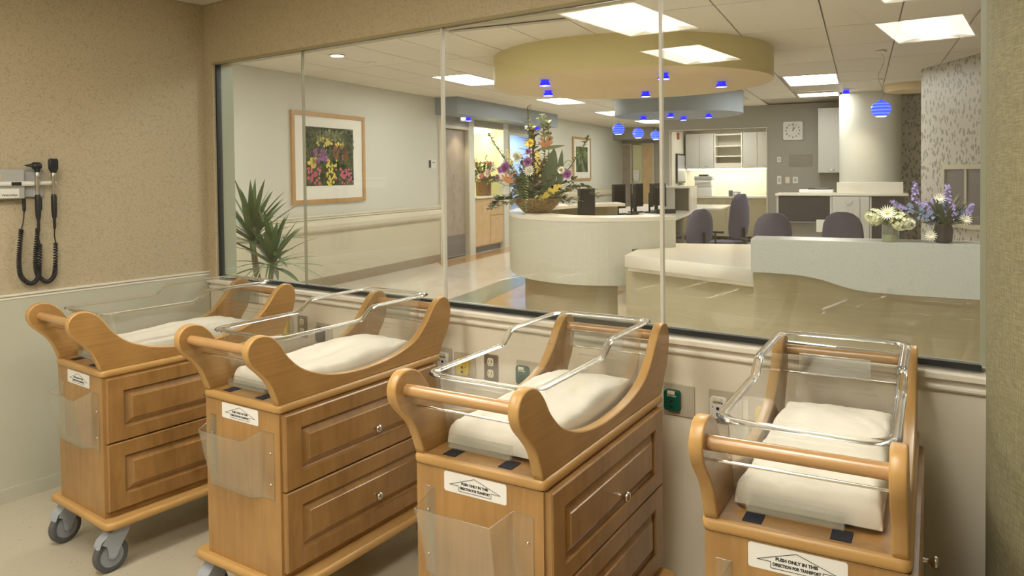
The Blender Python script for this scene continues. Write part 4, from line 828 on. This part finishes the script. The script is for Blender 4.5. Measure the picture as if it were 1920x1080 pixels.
# leaf-wall framed dark window
a0 = Vector(H(4.42, 7.70)); a1 = Vector(H(5.0, 6.34)); d = (a1 - a0).normalized(); rz = math.atan2(d.y, d.x)
t = thing('wood_framed_panel', 'pale wood-framed dark panel on the leaf wallpaper', 'cabinet', H(4.36, 7.86), rz)
MB().box(0, .06, -.05, -.001, .82, 1.60).box(1.2, 1.26, -.05, -.001, .82, 1.60).box(.06, 1.2, -.05, -.001, 1.54, 1.60).box(.06, 1.2, -.05, -.001, .82, .88).build('frame', 'doorframe', t); MB().box(.06, 1.2, -.03, -.001, .88, 1.54).build('panel', 'kick', t); MB().box(.5, .54, -.045, -.031, .88, 1.54).build('mullion', 'doorframe', t)

# ================================================================== PENDANTS, SPOTS, CEILING FITTINGS
def pendant(u, v, z, label, r=.105, wav=False):
    t = thing('pendant_lamp', label, 'lamp', H(u, v), PHI, 'blue ribbed pendant lamps'); 
    MB().lathe([(.06, HC - .02), (.055, HC - .001)], 16).build('canopy', 'chrome', t)
    w = [(0.03 * math.sin(k * .9) * (1 if wav else .2), 0, HC - .02 - (HC - .02 - z - r) * k / 10) for k in range(11)]; w[-1] = (0, 0, z + r); w[0] = (0, 0, HC - .02)
    MB().tube(spline(w, 3), .003, 5).build('cord', 'metalw', t)
    pr = []; n = 24
    for k in range(n + 1):
        a = -PI / 2 + .55 + (PI - .75) * k / n; rr = r * math.cos(a) * (1 + .035 * math.cos(k * 2 * PI / 4)); pr.append((rr, z + r * .92 * math.sin(a)))
    sh = MB()
    for k in range(n): sh.lathe([pr[k], pr[k + 1]], 24, mi=1 if (k // 2) % 2 == 0 and k < 18 else 0, capb=False, capt=False)
    sh.lathe([(pr[-1][0], pr[-1][1]), (.02, pr[-1][1] + .012)], 24, capb=False); sh.build('shade', ['bluepend', 'blueband'], t)
    MB().lathe([(pr[0][0] * .92, pr[0][1] - .002), (pr[0][0] * .9, pr[0][1] + .01)], 20).build('bulb', 'lampwhite', t)
pendant(3.589, 6.33, 2.232, 'blue ribbed globe pendant alone on the right, before the leaf wallpaper', wav=True)
pendant(-.375, 9.2, 2.285, 'blue globe pendant on the left of the row of three'); pendant(-.333, 10.3, 2.265, 'blue globe pendant in the middle of the row of three'); pendant(-.36, 11.7, 2.29, 'blue globe pendant on the right of the row, cut by the glass joint')
def spot(u, v, z, label, power=SPOT_W):
    t = thing('spotlight', label, 'light', H(u, v), PHI, 'small blue cone spotlights'); MB().lathe([(.066, z - .066), (.040, z - .006), (.055, z - .005), (.055, z)], 16, capb=False).build('cone', 'bluecone', t)
    MB().lathe([(.058, z - .062), (.058, z - .058)], 16).build('bulb', 'lampwhite', t)
    if power:
        L = bpy.data.lights.new('spot', 'SPOT'); L.energy = power * 8; L.spot_size = 1.7; L.spot_blend = .6; L.shadow_soft_size = .04; L.color = (1, .85, .62)
        o = bpy.data.objects.new('lamp', L); COL.objects.link(o); o.parent = t; o.location = (0, 0, z - .08)
for k, (a, c) in enumerate(((.24, 4.45), (-.13, 5.45), (.90, 6.2), (1.53, 4.55), (1.94, 5.6))): spot(a, c, 2.57, ['blue cone spotlight nearest the front left under the ochre canopy', 'blue cone spotlight at the left rim of the ochre canopy', 'blue cone spotlight at the back of the ochre canopy', 'blue cone spotlight behind the glass joint under the ochre canopy', 'blue cone spotlight at the right of the ochre canopy'][k])
for k, (a, c) in enumerate(((.52, 9.2), (.55, 10.05), (1.05, 9.7), (-.06, 9.65))): spot(a, c, 2.52, ['blue cone spotlight left of centre under the far grey canopy', 'blue cone spotlight, hindmost under the far grey canopy', 'blue cone spotlight at the right of the far grey canopy', 'blue cone spotlight at the left of the far grey canopy'][k], 0)
spot(-3.2, 9.05, 2.6, 'blue cone spotlight under the corridor soffit near the left door', 2); spot(-3.2, 12.3, 2.6, 'blue cone spotlight behind the arrangement, under the corridor soffit', 2)
spot(3.15, 10.6, 2.88, 'recessed spotlight washing the round column', 3)
t = thing('downlight', 'round recessed downlight at the upper left of the hall ceiling', 'ceiling light', H(-1.94, 3.64), PHI); MB().lathe([(.09, HC - .012), (.085, HC - .001)], 24).build('trim_ring', 'white', t); MB().lathe([(.068, HC - .016), (.068, HC - .0125)], 24).build('lens', 'lampwhite', t)
def ceilbit(u, v, r, label, cat, name): tag(MB().lathe([(r * .6, HC - .02), (r, HC - .008), (r, HC - .001)], 16).build(name, 'white', None, H(u, v), (0, 0, 0)), label, cat)
ceilbit(-1.93, 4.28, .06, 'sprinkler cover near the round downlight', 'sprinkler', 'sprinkler'); ceilbit(-.6, 9.2, .07, 'sprinkler cover ahead of the pendant row', 'sprinkler', 'sprinkler'); ceilbit(3.6, 9.3, .08, 'ceiling speaker right of the two right lights', 'speaker', 'ceiling_speaker')
t = thing('air_diffuser', 'square ceiling air diffuser left of the right troffers', 'vent', H(1.17, 11.2), PHI)
for k in range(4): r = .30 - k * .07; MB().box(-r, r, -r, -r + .03, HC - .012 - .004 * k, HC - .001).box(-r, r, r - .03, r, HC - .012 - .004 * k, HC - .001).box(-r, -r + .03, -r, r, HC - .012 - .004 * k, HC - .001).box(r - .03, r, -r, r, HC - .012 - .004 * k, HC - .001).build('ring', 'tframe', t)

# ================================================================== PLANTS AND FLOWERS
def blade(L, w, droop, n=7, fold=.25, z0=0):
    """narrow pointed leaf along +x, arching down"""
    mid = []; lf = []; rt = []
    for k in range(n + 1):
        f = k / n; x = L * f; z = -droop * L * f * f; ww = w * (math.sin(PI * min(1, .12 + f * .88)) ** .8) * (1 if k < n else 0)
        mid.append((x, 0, z)); lf.append((x, ww, z + ww * fold)); rt.append((x, -ww, z + ww * fold))
    vs = mid + lf + rt; N = n + 1; fs = []
    for k in range(n): fs += [(k, k + 1, N + k + 1, N + k), (k, 2 * N + k, 2 * N + k + 1, k + 1)]
    return vs, fs
def put(b, vf, T, mi=0): b.add(vf[0], vf[1], mi, True, T)
random.seed(11)
t = thing('potted_palm', 'spiky green yucca plant close behind the left window pane', 'plant', (-.66, .76, 0))
MB().lathe([(.13, 0), (.17, .28), (.18, .30), (.16, .30), (.155, .27)], 24).build('pot', 'pot', t); MB().lathe([(.15, .262), (.02, .27)], 20).build('soil', 'bark', t)
MB().tube([(0, 0, .26), (.01, .01, .7), (-.06, .0, 1.08)], [.028, .024, .02], 8).build('trunk', 'bark', t); MB().tube([(.03, .0, .26), (.07, .02, .6), (.14, .02, .92)], [.024, .02, .018], 8).build('trunk', 'bark', t)
for (cx, cy, cz, n, L0, e0) in ((-.06, 0, 1.06, 40, .46, .12), (.14, .02, .90, 34, .40, .0)):
    for k in range(n):
        a = k * 2.39996; e = e0 + (1.45 - e0) * (k / n) ** .8; L = L0 * random.uniform(.75, 1.0); b = MB()
        put(b, blade(L, random.uniform(.019, .027), random.uniform(.15, .5) * (1.2 - e / 1.6)), TR((cx, cy, cz + .06 * k / n), rz=a, ry=-e)); b.build('leaf', 'leafg', t)
for k in range(12):
    a = random.uniform(-1.4, 1.0); b = MB(); put(b, blade(random.uniform(.32, .44), .006, random.uniform(.5, .9)), TR((.15, .0, .93), rz=a, ry=-random.uniform(.2, .6))); b.build('thin_leaf', 'leaf4' if k % 2 else 'leafg', t)
def flower(b, T, r, n, cup=.5, w=.4, mi=0, layers=2):
    for l in range(layers):
        for k in range(n):
            vs, fs = blade(r * (1 - .25 * l), r * w * .5, -cup * (.5 + .5 * l), 3, .3); put(b, (vs, fs), T @ TR((0, 0, .004 * l), rz=2 * PI * (k + .5 * l) / n, ry=-.25 - .35 * l), mi)
def face(p, d): # frame with +z along d
    d = Vector(d).normalized(); q = d.to_track_quat('Z', 'Y').to_matrix().to_4x4(); return Matrix.Translation(p) @ q
def twig(name, t, base, tip, bend, n, L, w, m, stem='leaf3', sm=.004):
    P = spline([base, tuple((Vector(base) + Vector(tip)) / 2 + Vector(bend)), tip], 8); b = MB(); b.tube(P, sm, 5); st = b.build('stem', stem, t)
    b = MB()
    for k in range(n):
        f = .25 + .75 * k / n; i = min(int(f * (len(P) - 1)), len(P) - 2); p = Vector(P[i]).lerp(Vector(P[i + 1]), f * (len(P) - 1) - i); put(b, blade(L * random.uniform(.8, 1.25), w * 1.35, .2, 4), TR(p, rz=random.uniform(0, 2 * PI), ry=-random.uniform(.1, .9)))
    b.build('leaf_cluster', m, st)
# ---- big arrangement
t = thing('flower_arrangement', 'tall mixed flower arrangement in a woven bowl on the curved counter', 'flowers', H(.56, 3.45, 1.1705), PHI)
MB().lathe([(.115, 0), (.135, .008), (.185, .06), (.235, .13), (.238, .14), (.222, .14), (.17, .08), (.1, .03)], 32).build('bowl', 'woven', t)
MB().lathe([(.22, .12), (.16, .18), (.05, .2)], 20).build('moss', 'leaf3', t)
random.seed(5)
twig('s', t, (-.05, 0, .15), (-.09, 0, 1.02), (0, 0, 0), 46, .055, .009, 'leaf2'); twig('s', t, (.0, .02, .15), (.06, 0, .95), (.05, 0, 0), 24, .06, .022, 'leaf4')
twig('s', t, (0, 0, .15), (.10, .05, .88), (.06, 0, 0), 26, .06, .024, 'leaf4'); twig('s', t, (-.05, 0, .15), (-.52, 0, .78), (-.06, 0, .06), 50, .04, .012, 'leaf4')
twig('s', t, (.05, 0, .15), (.52, 0, .70), (.05, 0, .0), 70, .05, .009, 'leaf2'); twig('s', t, (-.05, 0, .15), (-.42, .0, .42), (0, 0, .06), 50, .055, .010, 'leaf2')
twig('s', t, (.1, 0, .12), (.62, 0, .14), (.1, 0, .12), 14, .06, .016, 'leaf3'); twig('s', t, (-.1, 0, .12), (-.48, -.03, .02), (-.1, 0, .05), 30, .07, .022, 'leaf3'); twig('s', t, (.1, -.05, .14), (.4, -.1, .22), (0, 0, 0), 40, .05, .012, 'leaf2')
twig('s', t, (-.03, 0, .15), (-.03, .0, .82), (0, 0, 0), 40, .13, .020, 'leaf2'); twig('s', t, (-.02, -.02, .3), (-.04, -.02, .80), (0, 0, 0), 140, .035, .007, 'redp')
for k in range(150):
    a = random.uniform(0, 2 * PI); e = random.uniform(-.25, 1.25); Rr = random.uniform(.20, .44) * (1 - .12 * e); b = MB(); nl = 9
    tip = Vector((Rr * math.cos(a) * math.cos(e), Rr * .8 * math.sin(a) * math.cos(e), .17 + Rr * 1.15 * math.sin(e) - .02)); base = Vector((.06 * math.cos(a), .06 * math.sin(a), .15))
    b.tube([tuple(base), tuple(base.lerp(tip, .5) + Vector((0, 0, .03))), tuple(tip)], .002, 4)
    for q in range(nl):
        p = base.lerp(tip, .4 + .6 * q / (nl - 1)) + Vector((0, 0, .03 * (1 - q / nl))); put(b, blade(random.uniform(.04, .075), random.uniform(.010, .020), .3, 3), TR(p, rz=a + random.uniform(-1.4, 1.4), ry=-random.uniform(-.3, 1.2)))
    b.build('sprig', random.choice(['leaf2', 'leaf3', 'leaf2', 'leaf4', 'bark']), t)
for (x, z, w, L) in ((.19, .26, .06, .36), (.27, .24, .032, .36), (.12, .18, .05, .30), (-.05, .16, .045, .24), (.03, .15, .045, .25)):
    b = MB(); put(b, blade(L, w, .05, 6), TR((x, -.10, z), ry=-1.5, rx=PI / 2)); b.build('broad_leaf', 'leaf3', t)
def mum(x, y, z, r, m, n=18, name='blossom', cup=.3, w=.25): b = MB(); flower(b, face((x, y, z), (x * .6, -1, .25)), r, n, cup, w, 0, 3); return b.build(name, m, t)
mum(-.12, -.17, .53, .065, 'whitep', 12, w=.5); mum(-.01, -.18, .48, .058, 'purple', 22); mum(.01, -.19, .40, .07, 'whitep', 16, w=.2); mum(-.27, -.12, .43, .07, 'purple', 22); mum(-.33, -.1, .41, .045, 'purple', 18); mum(.36, -.12, .36, .055, 'purple', 18); mum(.30, -.12, .40, .045, 'whitep', 10, w=.5); mum(-.03, -.12, .58, .04, 'purple', 16); mum(.0, -.14, .66, .05, 'yellowp', 14, w=.35); mum(-.04, -.12, .65, .035, 'yellowp', 12); mum(.33, -.14, .24, .03, 'whitep', 10)
def orchid(p0, p1, n, m, r=.017):
    b = MB()
    for k in range(n): f = k / n; p = Vector(p0).lerp(Vector(p1), f) + Vector((random.uniform(-.02, .02), -.01, random.uniform(-.02, .02))); flower(b, face(p, (random.uniform(-.5, .5), -1, random.uniform(-.3, .5))), r, 5, .2, .6, 0, 1)
    b.build('orchid_spray', m, t)
orchid((.14, -.2, .15), (.30, -.16, .26), 30, 'yellowp', .022); orchid((.08, -.16, .56), (.09, -.16, .36), 22, 'yellowp'); orchid((-.28, -.05, .60), (-.18, -.1, .42), 16, 'yellowp', .013)
for (x, z, s) in ((.16, .62, 1), (-.25, .30, 1)):
    for k, (a, L) in enumerate(((2.5, .08), (1.9, .11), (1.2, .13), (.75, .11), (.45, .09))):
        b = MB(); put(b, blade(L * 1.1, .012, .0, 4), TR((x, -.18, z), ry=-a + (.5 if x < 0 else 0), rx=PI / 2)); b.build('crane_petal', 'orangep', t)
b = MB(); put(b, blade(.26, .018, .05, 5), TR((.10, -.17, .60), ry=-.12, rx=PI / 2)); b.build('crane_beak', 'leaf2', t)
for k in range(13):
    b = MB(); z = .34 - k * .025
    for s in (-1, 1): put(b, blade(.055 - abs(k - 4) * .003, .008, .3, 3), TR((.02 + .005 * math.sin(k), -.34 - .012 * math.sin(k / 12 * PI), z), rz=-PI / 2 + s * 1.35))
    b.build('fern_leaflet', 'fern', t)
ARR = t; ARR.location = EYE + (Vector(ARR.location) - EYE) * KA; ARR.scale = (KA, KA, KA)
# ---- watering can bouquet in the alcove
t = thing('watering_can_bouquet', 'pink and white bouquet in a ribbed copper watering can in the yellow alcove', 'flowers', H(UL - .22, 10.45, 1.111), PHI)
b = MB(); n = 24; b.loops([[(r * (1 + .05 * (k % 2)) * math.cos(2 * PI * k / n), r * (1 + .05 * (k % 2)) * math.sin(2 * PI * k / n), z) for k in range(n)] for r, z in ((.15, 0), (.155, .28), (.16, .29))], True, True, True); b.build('can', 'copper', t)
MB().tube([(0, .15, .06), (.0, .25, .05), (.0, .27, .17), (0, .16, .24)], .012, 6).build('handle', 'copper', t); MB().tube([(0, -.15, .08), (0, -.24, .15), (0, -.33, .30)], [.02, .015, .012], 6).build('spout', 'copper', t)
random.seed(9)
for k in range(70):
    a = random.uniform(0, 2 * PI); e = random.uniform(-.1, 1.5); Rr = random.uniform(.22, .42); b = MB()
    tip = Vector((Rr * math.cos(a) * math.cos(e), Rr * math.sin(a) * math.cos(e), .28 + Rr * 1.35 * math.sin(e))); base = Vector((0, 0, .28)); b.tube([tuple(base), tuple(tip)], .004, 4)
    for q in range(7):
        p = base.lerp(tip, .35 + .65 * q / 6); put(b, blade(random.uniform(.06, .11), random.uniform(.014, .026), .3, 3), TR(p, rz=a + random.uniform(-1.4, 1.4), ry=-random.uniform(-.3, 1.2)))
    b.build('sprig', random.choice(['leaf2', 'leaf3', 'leaf2', 'leaf4']), t)
for k in range(34):
    a = random.uniform(0, 2 * PI); e = random.uniform(-.05, 1.4); r = .33; b = MB(); p = (r * math.cos(a) * math.cos(e), r * math.sin(a) * math.cos(e), .33 + r * 1.1 * math.sin(e)); flower(b, face(p, (p[0], p[1] , .1)), .075, 9, .4, .6); b.build('blossom', ['pinkp', 'whitep', 'pinkp', 'bluep', 'whitep'][k % 5], t)
# ---- vases on the blue counter
t = thing('hydrangea_vase', 'glass vase of cream hydrangeas with a white daisy on the blue-grey counter', 'flowers', H(3.57, 2.60, 1.0455), PHI)
g = MB().lathe([(.05, 0), (.054, .01), (.054, .115), (.056, .12), (.050, .118), (.050, .012)], 24).build('vase', 'water', t); MB().lathe([(.048, .006), (.049, .05)], 20).build('vase_water', mat('stem_water', (.35, .36, .2), .2), t)
random.seed(4)
def ball(x, y, z, r, m, n=60, pr=.014, t_=None, sz=1):
    b = MB()
    for k in range(n):
        d = Vector((random.gauss(0, 1), random.gauss(0, 1), random.gauss(0, 1))).normalized(); p = Vector((x, y, z)) + Vector((d.x * r, d.y * r, d.z * r * sz)); flower(b, face(p, d), pr, 4, .2, .9, 0, 1)
    b.build('flower_head', m, t_)
ball(-.10, -.02, .17, .055, 'hydr', 90, .018, t); ball(.06, -.04, .145, .058, 'hydr', 90, .018, t); ball(.03, .03, .19, .045, 'hydr', 70, .018, t); ball(.11, .0, .13, .04, 'whitep', 50, .016, t)
b = MB(); flower(b, face((-.02, -.06, .20), (-.1, -1, .35)), .06, 20, .1, .16, 0, 1); d = b.build('daisy', 'whitep', t); MB().lathe([(.012, 0), (.009, .007), (.002, .009)], 10, T=face((-.02, -.062, .20), (-.1, -1, .35))).build('daisy_centre', 'yellowp', d)
for k in range(20): a = random.uniform(0, 2 * PI); b = MB(); b.tube([(.02 * math.cos(a), .02 * math.sin(a), .01), (.05 * math.cos(a + .4), .05 * math.sin(a + .4), .15)], .003, 5); put(b, blade(.08, .02, .3), TR((.03 * math.cos(a), .03 * math.sin(a), .11), rz=a, ry=-.6)); b.build('stem', 'leaf2', t)
t = thing('lavender_vase', 'dark vase of blue and lavender flowers at the right of the blue-grey counter', 'flowers', H(3.89, 2.64, 1.0455), PHI)
MB().lathe([(.045, 0), (.055, .01), (.06, .07), (.05, .13), (.055, .14)], 20).build('vase', 'dark', t)
random.seed(6)
for k in range(110):
    a = random.uniform(0, 2 * PI); b = MB(); put(b, blade(random.uniform(.10, .24), random.uniform(.008, .018), .25), TR((.03 * math.cos(a), .03 * math.sin(a), .12), rz=a, ry=-random.uniform(.2, 1.45))); b.build('leaf', ['leaf3', 'leaf2', 'leaf3'][k % 3], t)
def spike(x, z, L, m, y=-.03, lean=0):
    b = MB()
    for k in range(60):
        f = random.random(); r = .028 * (1 - f * .6); a = random.uniform(0, 2 * PI); p = Vector((x + lean * f + r * math.cos(a), y + r * math.sin(a), z + L * f)); flower(b, face(p, (math.cos(a), math.sin(a), .4)), .012, 4, .2, .8, 0, 1)
    b.build('flower_spike', m, t)
for x, z, L, m, l in ((-.17, .25, .16, 'lav', 0), (-.23, .22, .06, 'lav', -.08), (.02, .26, .13, 'lav', 0), (-.08, .2, .1, 'lav', .02), (.05, .16, .1, 'lav', 0), (.13, .18, .08, 'lav', .03), (-.13, .16, .08, 'bluep', 0), (0, .18, .1, 'bluep', 0), (-.2, .2, .06, 'bluep', 0)): spike(x, z, L, m, -.04, l)
ball(-.07, -.05, .17, .045, 'bluep', 60, .016, t); ball(.02, -.04, .20, .04, 'lav', 50, .014, t); ball(.09, -.02, .19, .035, 'bluep', 50, .014, t); ball(-.11, -.02, .24, .035, 'lav', 50, .014, t)
for x, z in ((-.03, .30), (.12, .16), (-.08, .05)): b = MB(); flower(b, face((x, -.09, z), (0, -1, .3)), .045, 14, .2, .2, 0, 2); b.build('aster', 'whitep', t)
